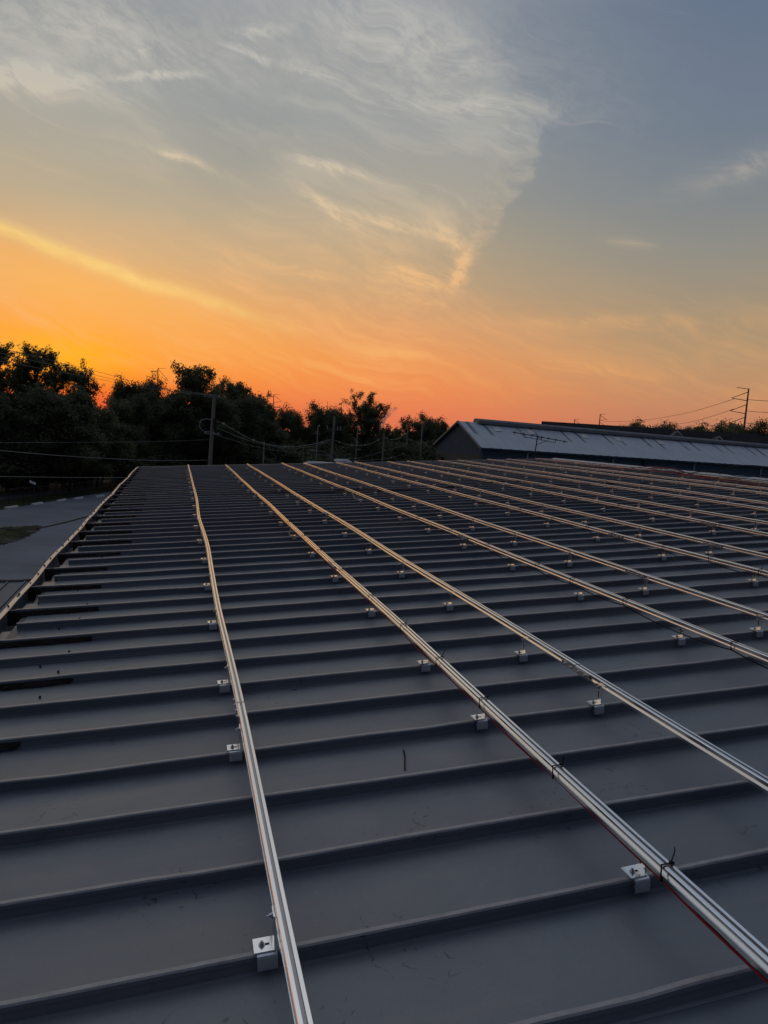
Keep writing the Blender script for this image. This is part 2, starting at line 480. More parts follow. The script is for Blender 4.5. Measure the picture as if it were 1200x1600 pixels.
def far_roof_material():
    """old galvanised roof: pale blue grey sheets, dark stains running down from the ridge vents"""
    mt = bpy.data.materials.new('old_galvanised_roof')
    mt.use_nodes = True
    t = NT(mt.node_tree)
    bs = mt.node_tree.nodes['Principled BSDF']
    co = t.node('ShaderNodeTexCoord').outputs['Object']
    x, y, z = t.sep(co)
    n1 = t.noise(co, 0.5, 5, 0.65, 0.4)
    mp = t.node('ShaderNodeMapping')
    mp.inputs['Scale'].default_value = (1.6, 0.22, 0.22)
    mt.node_tree.links.new(co, mp.inputs[0])
    n2 = t.noise(mp.outputs[0], 1.0, 5, 0.7)
    base = t.mix(t.step(n1, 0.3, 0.7), (0.60, 0.65, 0.69, 1), (0.70, 0.73, 0.75, 1))
    base = t.mix(t.step(n2, 0.48, 0.8, 0, 0.35), base, (0.38, 0.41, 0.45, 1))
    # stains in pairs along the building, a third of the slope long
    u = t.math('FRACT', t.math('DIVIDE', t.add(x, t.mul(n1, 0.5)), 5.2))
    s1 = t.mul(t.step(u, 0.10, 0.14), t.step(u, 0.20, 0.16))
    s2 = t.mul(t.step(u, 0.42, 0.46), t.step(u, 0.52, 0.48))
    fall = t.step(y, 1.9, 2.5)
    st = t.mul(t.mul(t.add(s1, s2), fall), t.step(n2, 0.25, 0.55))
    base = t.mix(t.mul(st, 0.8), base, (0.045, 0.05, 0.055, 1))
    t.put(bs.inputs['Base Color'], base)
    bs.inputs['Roughness'].default_value = 0.55
    bs.inputs['Specular IOR Level'].default_value = 0.35
    return mt


M_FROOF = far_roof_material()


# ================================================================== mesh helpers
class MB:
    def __init__(self):
        self.v, self.f = [], []

    def box(self, x0, x1, y0, y1, z0, z1):
        n = len(self.v)
        self.v += [(x, y, z) for z in (z0, z1) for y in (y0, y1) for x in (x0, x1)]
        self.f += [(n, n + 2, n + 3, n + 1), (n + 4, n + 5, n + 7, n + 6), (n, n + 1, n + 5, n + 4),
                   (n + 2, n + 6, n + 7, n + 3), (n, n + 4, n + 6, n + 2), (n + 1, n + 3, n + 7, n + 5)]
        return self

    def tube(self, pts, r, sides=6, cap=True):
        pts = [Vector(p) for p in pts]
        rad = r if hasattr(r, '__len__') else [r] * len(pts)
        n0 = len(self.v)
        for i, p in enumerate(pts):
            d = (pts[min(i + 1, len(pts) - 1)] - pts[max(i - 1, 0)]).normalized()
            a = d.orthogonal() if abs(d.z) > 0.95 else d.cross(Vector((0, 0, 1)))
            a.normalize()
            b = d.cross(a)
            for k in range(sides):
                t = 2 * math.pi * k / sides
                q = p + (a * math.cos(t) + b * math.sin(t)) * rad[i]
                self.v.append(tuple(q))
        for i in range(len(pts) - 1):
            for k in range(sides):
                a0 = n0 + i * sides + k
                a1 = n0 + i * sides + (k + 1) % sides
                self.f.append((a0, a1, a1 + sides, a0 + sides))
        if cap:
            self.f.append(tuple(n0 + k for k in reversed(range(sides))))
            e = n0 + (len(pts) - 1) * sides
            self.f.append(tuple(e + k for k in range(sides)))
        return self

    def sweep(self, prof, stations, closed=True):
        """prof: list of (a,b); stations: functions (a,b)->xyz"""
        n0, m_ = len(self.v), len(prof)
        for st in stations:
            self.v += [st(a, b) for a, b in prof]
        for i in range(len(stations) - 1):
            for k in range(m_ if closed else m_ - 1):
                k2 = (k + 1) % m_
                self.f.append((n0 + i * m_ + k, n0 + i * m_ + k2, n0 + (i + 1) * m_ + k2, n0 + (i + 1) * m_ + k))
        return self

    def poly(self, pts):
        n = len(self.v)
        self.v += [tuple(p) for p in pts]
        self.f.append(tuple(range(n, n + len(pts))))
        return self

    def ball(self, c, r, n=6, sz=1.0):
        n0 = len(self.v)
        rings = 4
        for i in range(1, rings):
            ph = math.pi * i / rings
            for k in range(n):
                t = 2 * math.pi * k / n
                self.v.append((c[0] + r * math.sin(ph) * math.cos(t), c[1] + r * math.sin(ph) * math.sin(t), c[2] + sz * r * math.cos(ph)))
        for i in range(rings - 2):
            for k in range(n):
                k2 = (k + 1) % n
                self.f.append((n0 + i * n + k, n0 + (i + 1) * n + k, n0 + (i + 1) * n + k2, n0 + i * n + k2))
        self.f.append(tuple(n0 + k for k in range(n)))
        self.f.append(tuple(n0 + (rings - 2) * n + k for k in reversed(range(n))))
        return self

    def mesh(self, name, mat, smooth=False):
        me = bpy.data.meshes.new(name)
        me.from_pydata(self.v, [], self.f)
        me.materials.append(mat)
        if smooth:
            me.polygons.foreach_set('use_smooth', [True] * len(me.polygons))
            me.set_sharp_from_angle(angle=R(32))
        me.update()
        return me

    def build(self, name, mat, parent=None, smooth=False, bevel=0.0):
        o = link(name, self.mesh(name, mat, smooth), parent)
        if bevel:
            b = o.modifiers.new('bevel', 'BEVEL')
            b.width = bevel
            b.segments = 2
            b.limit_method = 'ANGLE'
        return o


def link(name, data, parent=None):
    o = bpy.data.objects.new(name, data)
    col.objects.link(o)
    o.parent = parent
    return o


def tag(o, label=None, cat=None, group=None, kind=None):
    for k, v in (('label', label), ('category', cat), ('group', group), ('kind', kind)):
        if v:
            o[k] = v
    return o


def empty(name, loc=(0, 0, 0), label=None, cat=None, group=None, rz=0.0):
    o = link(name, None)
    o.location = loc
    o.rotation_euler = (0, 0, rz)
    o.empty_display_size = 0.1
    return tag(o, label, cat, group)


ORD = ['first', 'second', 'third', 'fourth', 'fifth', 'sixth', 'seventh', 'eighth', 'ninth', 'tenth', 'eleventh', 'twelfth', 'thirteenth', 'fourteenth',
       'fifteenth', 'sixteenth', 'seventeenth', 'eighteenth', 'nineteenth', 'twentieth', 'twenty-first', 'twenty-second', 'twenty-third', 'twenty-fourth',
       'twenty-fifth', 'twenty-sixth', 'twenty-seventh', 'twenty-eighth', 'twenty-ninth', 'thirtieth']

# ================================================================== ground
g = MB().poly([(-4000, -4000, 0), (4000, -4000, 0), (4000, 4000, 0), (-4000, 4000, 0)]).build('ground', M_GRASSG)
tag(g, 'dark grassy ground reaching to the horizon', None, None, 'structure')


def sheet(name, pix, z, mat, label):
    pts = []
    for p in pix:
        q = onz(*p) if len(p) == 2 else Vector(p)
        pts.append((q.x, q.y, z))
    o = MB().poly(pts).build(name, mat)
    return tag(o, label, None, None, 'structure')


sheet('parking_lot', [(-1.45, -20, 0), (-1.45, 60, 0), (260, 757), (190, 766), (150, 772), (100, 780), (60, 787), (0, 797), (-90, 812), (-400, 870), (-60, -20, 0)], 0.004, M_ASPH,
      'grey asphalt parking lot below the left eave')
sheet('road', [(-300, 812), (0, 781), (100, 770), (195, 757), (300, 750), (300, 742), (195, 748), (100, 756), (0, 764), (-300, 790)], 0.004, M_ROAD,
      'narrow asphalt road behind the fence along the woods')
# grass island: a low mound with an uneven outline
isl = [(-90, 838), (-40, 826), (0, 824), (25, 823), (50, 822), (66, 821), (62, 829), (45, 838), (26, 846), (0, 853), (-50, 862), (-95, 860)]
ip = [onz(*p) for p in isl]
cx, cy = sum(p.x for p in ip) / len(ip), sum(p.y for p in ip) / len(ip)
mb = MB()
N_I = 160
for ring, (kk, zz) in enumerate(((1.0, 0.008), (0.86, 0.07), (0.55, 0.11), (0.2, 0.13))):
    for k in range(N_I):
        t = k / N_I * len(ip)
        a, b = ip[int(t) % len(ip)], ip[(int(t) + 1) % len(ip)]
        p = a.lerp(b, t % 1.0)
        j = 1 + random.uniform(-0.09, 0.07)
        mb.v.append((cx + (p.x - cx) * kk * j, cy + (p.y - cy) * kk * j, zz + random.uniform(0, 0.03) * (ring > 0)))
for ring in range(3):
    for k in range(N_I):
        k2 = (k + 1) % N_I
        mb.f.append((ring * N_I + k, ring * N_I + k2, (ring + 1) * N_I + k2, (ring + 1) * N_I + k))
mb.f.append(tuple(3 * N_I + k for k in range(N_I)))
isle_nt = NT(M_ISLE.node_tree)
isle_b = M_ISLE.node_tree.nodes['Principled BSDF']
isle_c = isle_b.inputs['Base Color'].links[0].from_socket
isle_p = isle_nt.node('ShaderNodeNewGeometry').outputs['Position']
isle_k = isle_nt.step(isle_nt.noise(isle_p, 0.55, 5, 0.65, 0.5), 0.5, 0.62)
isle_nt.put(isle_b.inputs['Base Color'], isle_nt.mix(isle_nt.mul(isle_k, 0.8), isle_c, (0.13, 0.125, 0.115, 1)))
tag(mb.build('grass_island', M_ISLE), 'mossy green grass island in the parking lot', None, None, 'structure')

# ================================================================== the warehouse with the standing seam roof
SP = 0.457                                 # seam spacing
Y0 = 1.99713                               # world y of seam 0
SLOPE = 0.076
NS = 54                                    # seam index of the far edge
K0 = -9
XE, XR = -1.20, 15.0                       # eave end and ridge, measured along the slope
wh = empty('warehouse', (0, 0, HC - 1.57418), 'long dark grey warehouse with standing seam metal roof in the foreground', 'building')
wh.rotation_euler = (0, -SLOPE, 0)         # local x runs up the slope, z is the roof normal, z = 0 the seam crests


def ys(k):
    return Y0 + k * SP


PROF = [(-0.019, -0.058), (-0.008, -0.054), (-0.0065, -0.022), (-0.0125, -0.019), (-0.0125, -0.005), (-0.008, 0.0), (0.008, 0.0), (0.0125, -0.005), (0.0125, -0.019),
        (0.0065, -0.022), (0.008, -0.054), (0.019, -0.058)]
PAN = [0.05, 0.12, 0.2285, 0.337, 0.407, SP - 0.019]


def panel_mesh(seed, xa):
    r_ = np.random.default_rng(seed)
    xs = [xa]
    while xs[-1] < XR - 0.3:
        xs.append(xs[-1] + float(r_.uniform(0.16, 0.34)))
    xs.append(XR)
    n = len(xs)
    jy = np.convolve(r_.normal(0, 0.0042, n + 4), np.ones(5) / 2.4, 'valid')
    jz = np.convolve(r_.normal(0, 0.0028, n + 4), np.ones(5) / 2.4, 'valid')
    jp = [np.convolve(r_.normal(0, 0.0022, n + 6), np.ones(7) / 3.0, 'valid') for _ in PAN]
    mb = MB()
    sts = []
    for i, x in enumerate(xs):
        end = 0.0 if x > -0.9 else 1.0
        row = []
        for a, b in PROF:
            h = (b + 0.058) / 0.058
            row.append((x, a + jy[i] * h, b + jz[i] * h))
        for j, a in enumerate(PAN):
            crown = 0.0025 if 0.1 < a < 0.36 else 0.0
            row.append((x + 0.0, a, -0.058 + crown + (jp[j][i] if j < len(PAN) - 1 else 0)))
        sts.append(row)
    mcount = len(PROF) + len(PAN)
    for row in sts:
        mb.v += row
    for i in range(n - 1):
        for k in range(mcount - 1):
            a0 = i * mcount + k
            mb.f.append((a0, a0 + mcount, a0 + mcount + 1, a0 + 1))
    me = mb.mesh('roof_panel', M_ROOF, smooth=True)
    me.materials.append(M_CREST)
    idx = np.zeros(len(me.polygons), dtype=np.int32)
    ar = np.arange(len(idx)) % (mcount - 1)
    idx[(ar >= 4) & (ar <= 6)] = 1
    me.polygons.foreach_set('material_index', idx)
    me.update()
    return me


ODD = [panel_mesh(11 + i, XE + 0.02) for i in range(6)]
EVEN = [panel_mesh(31 + i, XE - 0.06) for i in range(6)]
lastv = {}
for k in range(K0, NS):
    pool = EVEN if k % 2 == 0 else ODD
    i = random.randrange(6)
    if lastv.get(k % 2) == i:
        i = (i + 1) % 6
    lastv[k % 2] = i
    p = link('roof_panel', pool[i], wh)
    p.location = (random.uniform(-0.02, 0.02), ys(k), random.uniform(-0.0015, 0.0015))

# far rake trim, ridge cap, far end wall, eave wall
MB().box(-1.335, XR + 0.1, ys(NS) - 0.015, ys(NS) + 0.09, -0.05, 0.012).build('rake_trim', M_TRIM, wh)
mb = MB()
mb.sweep([(-0.20, -0.006), (-0.19, 0.004), (0.0, 0.028), (0.02, 0.028), (0.02, 0.02), (-0.19, -0.006)],
         [lambda a, b, y=y: (XR + a, y, b) for y in (ys(K0), ys(10), ys(30), ys(NS) + 0.09)])
mb.build('ridge_cap', M_RIDGE, wh)
MB().box(-1.30, XR, ys(NS) - 0.10, ys(NS) - 0.03, -6.2, -0.09).build('end_wall', M_WALL, wh)
MB().box(-1.40, -1.36, ys(K0), ys(NS), -6.35, -0.15).build('eave_wall', M_WALL, wh)
# the other slope of the roof, falling away behind the ridge
MB().poly([(XR, ys(K0), -0.02), (XR + 15, ys(K0), -2.3), (XR + 15, ys(NS), -2.3), (XR, ys(NS), -0.02)]).build('far_slope', M_ROOF, wh)

LIPX = [(-10, -1.345), (0, -1.352), (5, -1.338), (9.5, -1.342), (10.2, -1.344), (10.7, -1.349), (12.2, -1.332), (13.2, -1.346), (14.3, -1.365), (16.3, -1.366), (18.3, -1.359), (20.2, -1.349),
        (22.2, -1.369), (25.4, -1.365), (28.4, -1.383), (32.3, -1.350), (37.6, -1.378), (43.3, -1.338), (48, -1.365), (54, -1.332)]


def interp(L, t):
    xs_, ys_ = zip(*L)
    return float(np.interp(t, xs_, ys_))


def smooth_interp(L, t, wd=0.5):
    return (interp(L, t - wd) + 2 * interp(L, t) + interp(L, t + wd)) / 4


mb = MB()
sts = []
for i in range(int((NS - K0) * 3) + 1):
    k = K0 + i / 3
    x = smooth_interp(LIPX, k)
    z = 0.004 * math.sin(k * 1.7)
    sts.append(lambda a, b, x=x, z=z, k=k: (x + a, ys(k), z + b))
mb.sweep([(-0.022, -0.004), (-0.022, 0.004), (-0.018, 0.007), (0.018, 0.007), (0.022, 0.004), (0.022, -0.004)], sts)
mb.build('gutter_lip', M_LIP, wh, smooth=True)
mb = MB()
mb.sweep([(-0.014, -0.006), (-0.010, -0.006), (-0.010, -0.135), (0.13, -0.135), (0.13, -0.06), (0.20, -0.06), (0.20, -0.064), (0.134, -0.064), (0.134, -0.140), (-0.014, -0.140)], sts)
mb.build('gutter_trough', M_GUT, wh)
strap = MB().box(0, 0.15, -0.012, 0.012, -0.008, -0.002)
strap.box(0.0, 0.15, -0.010, -0.006, -0.085, -0.008)
strap_me = strap.mesh('gutter_strap', M_GUT)


def tar_mesh(seed):
    r_ = np.random.default_rng(seed)
    n = 22
    L = 0.69 + float(r_.uniform(-0.05, 0.05))
    mb = MB()
    for i in range(n):
        t = i / (n - 1)
        x = -1.31 + L * t
        taper = 1.0 if t < 0.8 else (1 - t) / 0.2 * 0.95 + 0.05
        th = (0.006 + float(r_.uniform(0, 0.006))) * taper
        zt = -0.012 - float(r_.uniform(0, 0.006)) - (1 - taper) * 0.01
        zb = (-0.059 + (0.022 if r_.uniform() < 0.3 else 0.0)) if t > 0.12 else -0.13
        fl = 0.014 + float(r_.uniform(0, 0.014)) * taper
        mb.v += [(x, -0.006, zt), (x, -0.011 - th, zt - 0.006), (x, -0.016 - th, (zt + zb) / 2), (x, -0.014 - fl * taper, zb + 0.006), (x, -0.018 - fl * taper, zb - 0.001)]
    for i in range(n - 1):
        for k in range(4):
            a = i * 5 + k
            mb.f.append((a, a + 1, a + 6, a + 5))
    mb.f.append(tuple((n - 1) * 5 + k for k in range(5)))
    return mb.mesh('tar_patch', M_TAR, smooth=True)


TARS = [tar_mesh(50 + i) for i in range(5)]
for k in range(K0 + 1, NS):
    if k % 2 == 0:
        s_ = link('gutter_strap', strap_me, wh)
        s_.location = (smooth_interp(LIPX, k) + 0.015, ys(k), 0)
        t_ = link('tar_patch', TARS[(k * 7) % 5], wh)
        t_.location = (random.uniform(-0.04, 0.03), ys(k), 0)
# screw heads near the eave
mb = MB()
for k in range(-2, 40):
    for (fx, fy) in ((-1.13, 0.12), (-1.12, 0.30), (-0.90, 0.08), (-0.86, 0.36), (-1.14, 0.42), (-0.72, 0.22)):
        if random.random() < 0.62:
            continue
        x, y = fx + random.uniform(-0.03, 0.03), ys(k) + fy + random.uniform(-0.03, 0.03)
        mb.tube([(x, y, -0.059), (x, y, -0.050)], 0.0075, 6)
        mb.tube([(x, y, -0.050), (x, y, -0.042)], 0.007, 6)
tag(mb.build('screw_heads', M_BLACK, wh), kind='stuff')
mb = MB()
for k in range(-3, 54):
    x = smooth_interp(LIPX, k + 0.16)
    mb.tube([(x + random.uniform(-0.006, 0.006), ys(k + random.uniform(0, 0.4)), 0.004), (x, ys(k + 0.2), 0.016)], 0.008, 6)
tag(mb.build('lip_screws', M_BLACK, wh), kind='stuff')

# ================================================================== mounting rails
ROOF_M = Matrix.Translation((0, 0, HC - 1.57418)) @ Matrix.Rotation(-SLOPE, 4, 'Y')
HR = 0.135
RX = [0.391, 1.613, 2.358, 3.561, 4.292, 5.473, 6.168, 7.323, 8.084, 9.296, 10.019, 11.305, 12.043, 13.264]
RAIL1 = [(-6, .378), (-1, .377), (0.1, .378), (1.94, .385), (3.5, .391), (6, .387), (7.9, .380), (10.5, .390), (14.5, .412), (17.5, .395), (19.8, .378), (22, .388), (25.9, .410), (30, .408), (36, .402), (50.4, .396)]
SPL = {0: [3.55, 20.1, 36.2], 1: [11.2, 27.9, 44.0], 2: [3.6, 20.2, 36.5], 3: [14.0, 29.4], 4: [8.4, 29.5], 5: [13.0, 29.4], 6: [11.0, 28.6], 7: [14.2, 28.5], 8: [12.0, 28.7],
       9: [15.5, 28.3], 10: [13.4, 29.3], 11: [22.0, 38.0], 12: [25.0, 40.0], 13: [24.0, 41.0]}
EN = [51.2, 50.2, 50.9, 51.0, 50.5, 50.5, 50.7, 50.1, 50.3, 50.4, 50.3, 50.7, 50.4, 50.5]
START = [-5, -5, -2, 0, 0, 2, 2, 4, 4, 6, 6, 8, 10, 12]
BR = [-3, 0, 3, 5, 8, 11, 14, 17, 20, 23, 26, 29, 32, 35, 38, 41, 44, 47, 49.5]
WH, RHT = 0.019, 0.046
RPROF = [(-0.021, 0), (-0.021, 0.0138), (-0.010, 0.0145), (-0.010, 0.034), (-WH, 0.036), (-WH, RHT - 0.002), (-WH + 0.002, RHT), (-0.006, RHT), (-0.006, RHT - 0.009), (0.006, RHT - 0.009), (0.006, RHT),
         (WH - 0.002, RHT), (WH, RHT - 0.002), (WH, 0.036), (0.010, 0.034), (0.010, 0.0145), (0.021, 0.0138), (0.021, 0)]
GROOVE = (7, 8, 9)                        # profile edges that make the top slot

# bracket pieces (origin: crest of the seam, below the rail's inner face; the foot reaches to -x)
clamp = MB()
pl_ = [(0.026, 0.0045), (-0.024, 0.0045), (-0.0285, 0.0028), (-0.0305, -0.0015), (-0.0305, -0.038)]      # bent plate, (y, z)
po_ = [(0.026, 0.0085), (-0.0245, 0.0085), (-0.0310, 0.0060), (-0.0340, -0.0005), (-0.0340, -0.038)]
clamp.sweep(po_ + pl_[::-1], [lambda a, b, x=x: (x, a, b) for x in (-0.058, 0.002)])
n_ = len(po_) * 2
clamp.f += [tuple(range(n_)), tuple(reversed(range(n_, 2 * n_)))]
clamp.box(-0.052, -0.006, -0.0300, -0.0130, -0.032, 0.0042)       # jaws either side of the seam
clamp.box(-0.052, -0.006, 0.0130, 0.0255, -0.032, 0.0042)
clamp.tube([(-0.058, -0.022, -0.020), (-0.052, -0.022, -0.020)], 0.005, 6)
clamp_me = clamp.mesh('clamp_bracket', M_CLAMP)
foot = MB().box(-0.066, -0.001, -0.022, 0.040, 0.0092, 0.0135)
foot.box(-0.0055, -0.0005, -0.012, 0.038, 0.0137, 0.112)
foot_me = foot.mesh('angle_foot', M_ALU)
slot = MB().box(-0.042, -0.018, 0.004, 0.013, 0.0136, 0.0140)
slot.box(-0.0060, -0.0056, 0.009, 0.017, 0.035, 0.078)
slot_me = slot.mesh('slot', M_DARK)
bolt = MB().tube([(-0.041, 0.008, 0.0136), (-0.041, 0.008, 0.016)], 0.0105, 10)
bolt.tube([(-0.041, 0.008, 0.016), (-0.041, 0.008, 0.023)], 0.0065, 6)
bolt.tube([(-0.041, 0.008, 0.023), (-0.041, 0.008, 0.027)], 0.0035, 6)
bolt_me = bolt.mesh('bolt', M_STEEL)
nut = MB().tube([(-0.0057, 0.013, 0.098), (-0.010, 0.013, 0.098)], 0.010, 10)
nut.tube([(-0.010, 0.013, 0.098), (-0.017, 0.013, 0.098)], 0.0075, 6)
nut.tube([(-0.017, 0.013, 0.098), (-0.025, 0.013, 0.098)], 0.004, 6)
nut_me = nut.mesh('nut', M_STEEL)
far_me = MB().box(-0.060, 0.002, -0.031, 0.028, -0.040, 0.009).box(-0.066, -0.001, -0.022, 0.040, 0.0092, 0.0135).box(-0.0055, -0.0005, -0.012, 0.038, 0.0137, 0.112).mesh('clamp_bracket', M_CLAMP)

# cable tie around a rail with its tail
tie = MB()
c_ = 0.0235
for a, b in (((-c_, -0.004), (-c_, RHT + 0.004)), ((-c_, RHT + 0.004), (c_, RHT + 0.004)), ((c_, RHT + 0.004), (c_, -0.006)), ((c_, -0.006), (-c_, -0.004))):
    x0, x1 = min(a[0], b[0]) - 0.0012, max(a[0], b[0]) + 0.0012
    z0, z1 = min(a[1], b[1]) - 0.0012, max(a[1], b[1]) + 0.0012
    tie.box(x0, x1, -0.0028, 0.0028, z0, z1)
tie.box(0.008, 0.018, -0.005, 0.005, RHT + 0.003, RHT + 0.011)
TIES = []
for tail in ([(0.013, 0, RHT + 0.008), (0.024, 0.002, RHT + 0.012), (0.029, 0.004, RHT + 0.024), (0.027, 0.006, RHT + 0.040)],
             [(0.013, 0, RHT + 0.008), (0.030, 0.0, RHT + 0.010), (0.040, 0.002, RHT + 0.006)],
             [(0.013, 0, RHT + 0.008), (0.030, 0.01, RHT + 0.025), (0.038, 0.016, RHT + 0.032), (0.041, 0.022, RHT + 0.044)]):
    t2 = MB()
    t2.v, t2.f = list(tie.v), list(tie.f)
    t2.tube(tail, [0.0022] * (len(tail) - 1) + [0.0012], 5)
    TIES.append(t2.mesh('cable_tie', M_BLACK))
TIE_AT = {1: [-2.0, -0.33, 1.22, 2.92, 4.4, 6.05, 8.0, 10.4, 12.9, 15.3, 18.2], 3: [2.2, 3.83, 6.47, 8.29, 9.77, 12.4, 15.0, 18.0], 5: [6.2, 7.83, 9.33, 10.98, 13.19, 14.5, 16.6, 19.0],
          7: [9.0, 11.4, 13.7, 16.2, 19.0], 9: [11.0, 13.5, 16.2], 11: [14.0, 17.2]}
RAIL_LABEL = ['leftmost aluminium mounting rail, nearest the gutter, slightly wavy',
              'second aluminium mounting rail from the gutter, red cable tied beneath it']
wob = {}
for i, x in enumerate(RX):
    r_ = np.random.default_rng(200 + i)
    ph = r_.uniform(0, 6.28, 3)
    lab = RAIL_LABEL[i] if i < 2 else '%s aluminium mounting rail counted from the gutter edge' % ORD[i]
    if i == 13:
        lab = 'fourteenth and last aluminium mounting rail, beside the ridge, with red cables'

    def xr(k, i=i, x=x, ph=ph):                # right edge of the rail at seam coordinate k
        if i == 0:
            return smooth_interp(RAIL1, k, 0.8)
        return x + 0.006 * math.sin(k * 0.33 + ph[0]) + 0.004 * math.sin(k * 0.71 + ph[1])

    def zr(k, ph=ph):
        return 0.003 * math.sin(k * 0.5 + ph[2])
    wob[i] = (xr, zr)
    rail = empty('mounting_rail', ROOF_M @ Vector((x - WH, ys(START[i]), 0)), lab, 'mounting rail', 'aluminium solar mounting rails on the roof')
    rail.rotation_euler = (0, -SLOPE, 0)
    bx, by = x - WH, ys(START[i])
    cuts = [START[i]] + [c for c in SPL[i] if c > START[i] + 1] + [EN[i]]
    for s_ in range(len(cuts) - 1):
        k0, k1 = cuts[s_], cuts[s_ + 1]
        n = max(3, int((k1 - k0) * 1.2))
        off = 0.0 if s_ % 2 == 0 else 0.0025
        mb = MB()
        sts = []
        for j in range(n + 1):
            k = k0 + (k1 - k0) * j / n
            if j == 0 and s_ > 0:
                k += 0.006
            sts.append(lambda a, b, k=k, off=off: (xr(k) - WH + a - bx, ys(k) - by, HR - RHT + zr(k) + b + off))
        mb.sweep(RPROF, sts)
        n0 = len(RPROF)
        mb.f.append(tuple(reversed(range(n0))))
        mb.f.append(tuple(len(mb.v) - n0 + q for q in range(n0)))
        ro = mb.build('rail_length', M_ALU, rail, smooth=True)
        ro.data.materials.append(M_SLOT)
        for fi in range(n * n0):
            if fi % n0 in GROOVE:
                ro.data.polygons[fi].material_index = 1
    for c in cuts[1:-1]:
        sp = MB().box(-WH - 0.004, -WH - 0.0002, -0.15, 0.15, 0.004, 0.034)
        for yy in (-0.11, -0.04, 0.04, 0.11):
            sp.tube([(-WH - 0.004, yy, 0.02), (-WH - 0.008, yy, 0.02)], 0.008, 8)
            sp.tube([(-WH - 0.008, yy, 0.02), (-WH - 0.014, yy, 0.02)], 0.0055, 6)
        so_ = sp.build('splice_plate', M_CLAMP, rail)
        so_.location = (xr(c) - WH - bx, ys(c) - by, HR - RHT + zr(c))
    for k in BR:
        if k < START[i] + 0.4:
            continue
        even = i % 2 == 1
        kx = xr(k) + (0.006 if even else -2 * WH)
        near = k < 20 and (k < 15 or i < 8)
        b = link('clamp_bracket', clamp_me if near else far_me, rail)
        b.location = (kx - bx + random.uniform(-0.003, 0.003), ys(k) - by, 0)
        if near:
            ft = link('angle_foot', foot_me, b)
            link('bolt', bolt_me, b)
            link('slot', slot_me, b)
            if not even:
                link('nut', nut_me, b)
            b.rotation_euler = (0, 0, random.uniform(-0.03, 0.03))
    for j, k in enumerate(TIE_AT.get(i, [])):
        t_ = link('cable_tie', TIES[(j + i) % 3], rail)
        t_.location = (xr(k) - WH - bx, ys(k) - by, HR - RHT + zr(k))


# cables tied under the rails
def roof_cable(name, label, pts, r, mat, cat='cable', group=None, sides=5):
    """pts in roof coordinates (x, y, z)"""
    o = MB().tube([ROOF_M @ Vector(p) for p in pts], r, sides).build(name, mat, None, smooth=True)
    return tag(o, label, cat, group)


def hung(i, k0, k1, ties, sag, dx, phase=0.0, z0=None):
    pts = []
    n = int((k1 - k0) * 6)
    ties = sorted(ties)
    for j in range(n + 1):
        k = k0 + (k1 - k0) * j / n
        lo = max([t for t in ties if t <= k], default=k0 - 2)
        hi_ = min([t for t in ties if t > k], default=k1 + 2)
        u = (k - lo) / max(0.1, hi_ - lo)
        s_ = 4 * u * (1 - u)
        pts.append((wob[i][0](k) - WH + dx + 0.004 * math.sin(k * 2.1 + phase), ys(k), HR - RHT - 0.008 + wob[i][1](k) - sag * s_ * (1 + 0.35 * math.sin(lo * 3.1 + phase))))
    return pts


roof_cable('red_cable', 'red cable tied under the second rail, sagging between its ties', hung(1, -5, 24, TIE_AT[1], 0.008, -0.013), 0.0038, M_RED, 'cable', 'cables under the rails')
roof_cable('red_cable', 'darker second red cable running beside the first under the second rail', hung(1, -5, 20, TIE_AT[1], 0.012, -0.002, 1.3), 0.0036, M_REDDARK, 'cable', 'cables under the rails')
for i, nm in ((3, 'fourth'), (5, 'sixth'), (7, 'eighth'), (9, 'tenth')):
    roof_cable('black_cable', 'thin black cable sagging under the %s mounting rail' % nm, hung(i, START[i], 24, TIE_AT[i], 0.030, -0.008, i), 0.0045, M_BLACK, 'cable', 'cables under the rails')
# a cable crossing the rows along one seam
pts = []
for j in range(60):
    x = 1.6 + 9.8 * j / 59
    k = 29.6 + 0.5 * math.sin(x * 1.1) + 0.25 * math.sin(x * 3.3)
    pts.append((x, ys(k), 0.012 + 0.02 * abs(math.sin(x * 2.3)) + (0.10 if 6.9 < x < 8.3 else 0)))
roof_cable('black_cable', 'long black cable lying across the rails midway up the roof', pts, 0.009, M_BLACK)
pts = []
for j in range(40):
    x = 1.7 + 3.6 * j / 39
    pts.append((x, ys(30.4 + 0.3 * math.sin(x * 2.0)), 0.010))
roof_cable('red_cable', 'short dusty red cable lying across the roof between the third and fourth rails', pts, 0.008, M_REDDARK)
# bundle of red cables piled along the last rail below the ridge
bundle = empty('cable_bundle', ROOF_M @ Vector((13.4, ys(20), 0)), 'thick untidy bundle of red cables along the last rail by the ridge', 'cable bundle')
bundle.rotation_euler = (0, -SLOPE, 0)
for c in range(7):
    r_ = np.random.default_rng(300 + c)
    ph = r_.uniform(0, 6.28, 4)
    k0, k1 = 25 + r_.uniform(-3, 3), 49 - r_.uniform(0, 8)
    if c < 3:
        k0, k1 = 22, 36
    pts = []
    n = 70
    for j in range(n + 1):
        k = k0 + (k1 - k0) * j / n
        x = 13.22 + 0.10 * math.sin(k * 0.6 + ph[0]) + 0.05 * math.sin(k * 1.7 + ph[1]) + 0.03 * c * 0.5 - 0.06
        z = 0.055 + 0.02 * (c % 4) + 0.03 * math.sin(k * 0.8 + ph[2]) + (0.10 * math.exp(-((k - 34) / 2.2) ** 2))
        pts.append((x - 13.4, ys(k) - ys(20), max(0.01, z)))
    MB().tube(pts, 0.011, 5).build('red_cable', M_REDDARK if c % 3 else M_RED, bundle, smooth=True)
pts = []
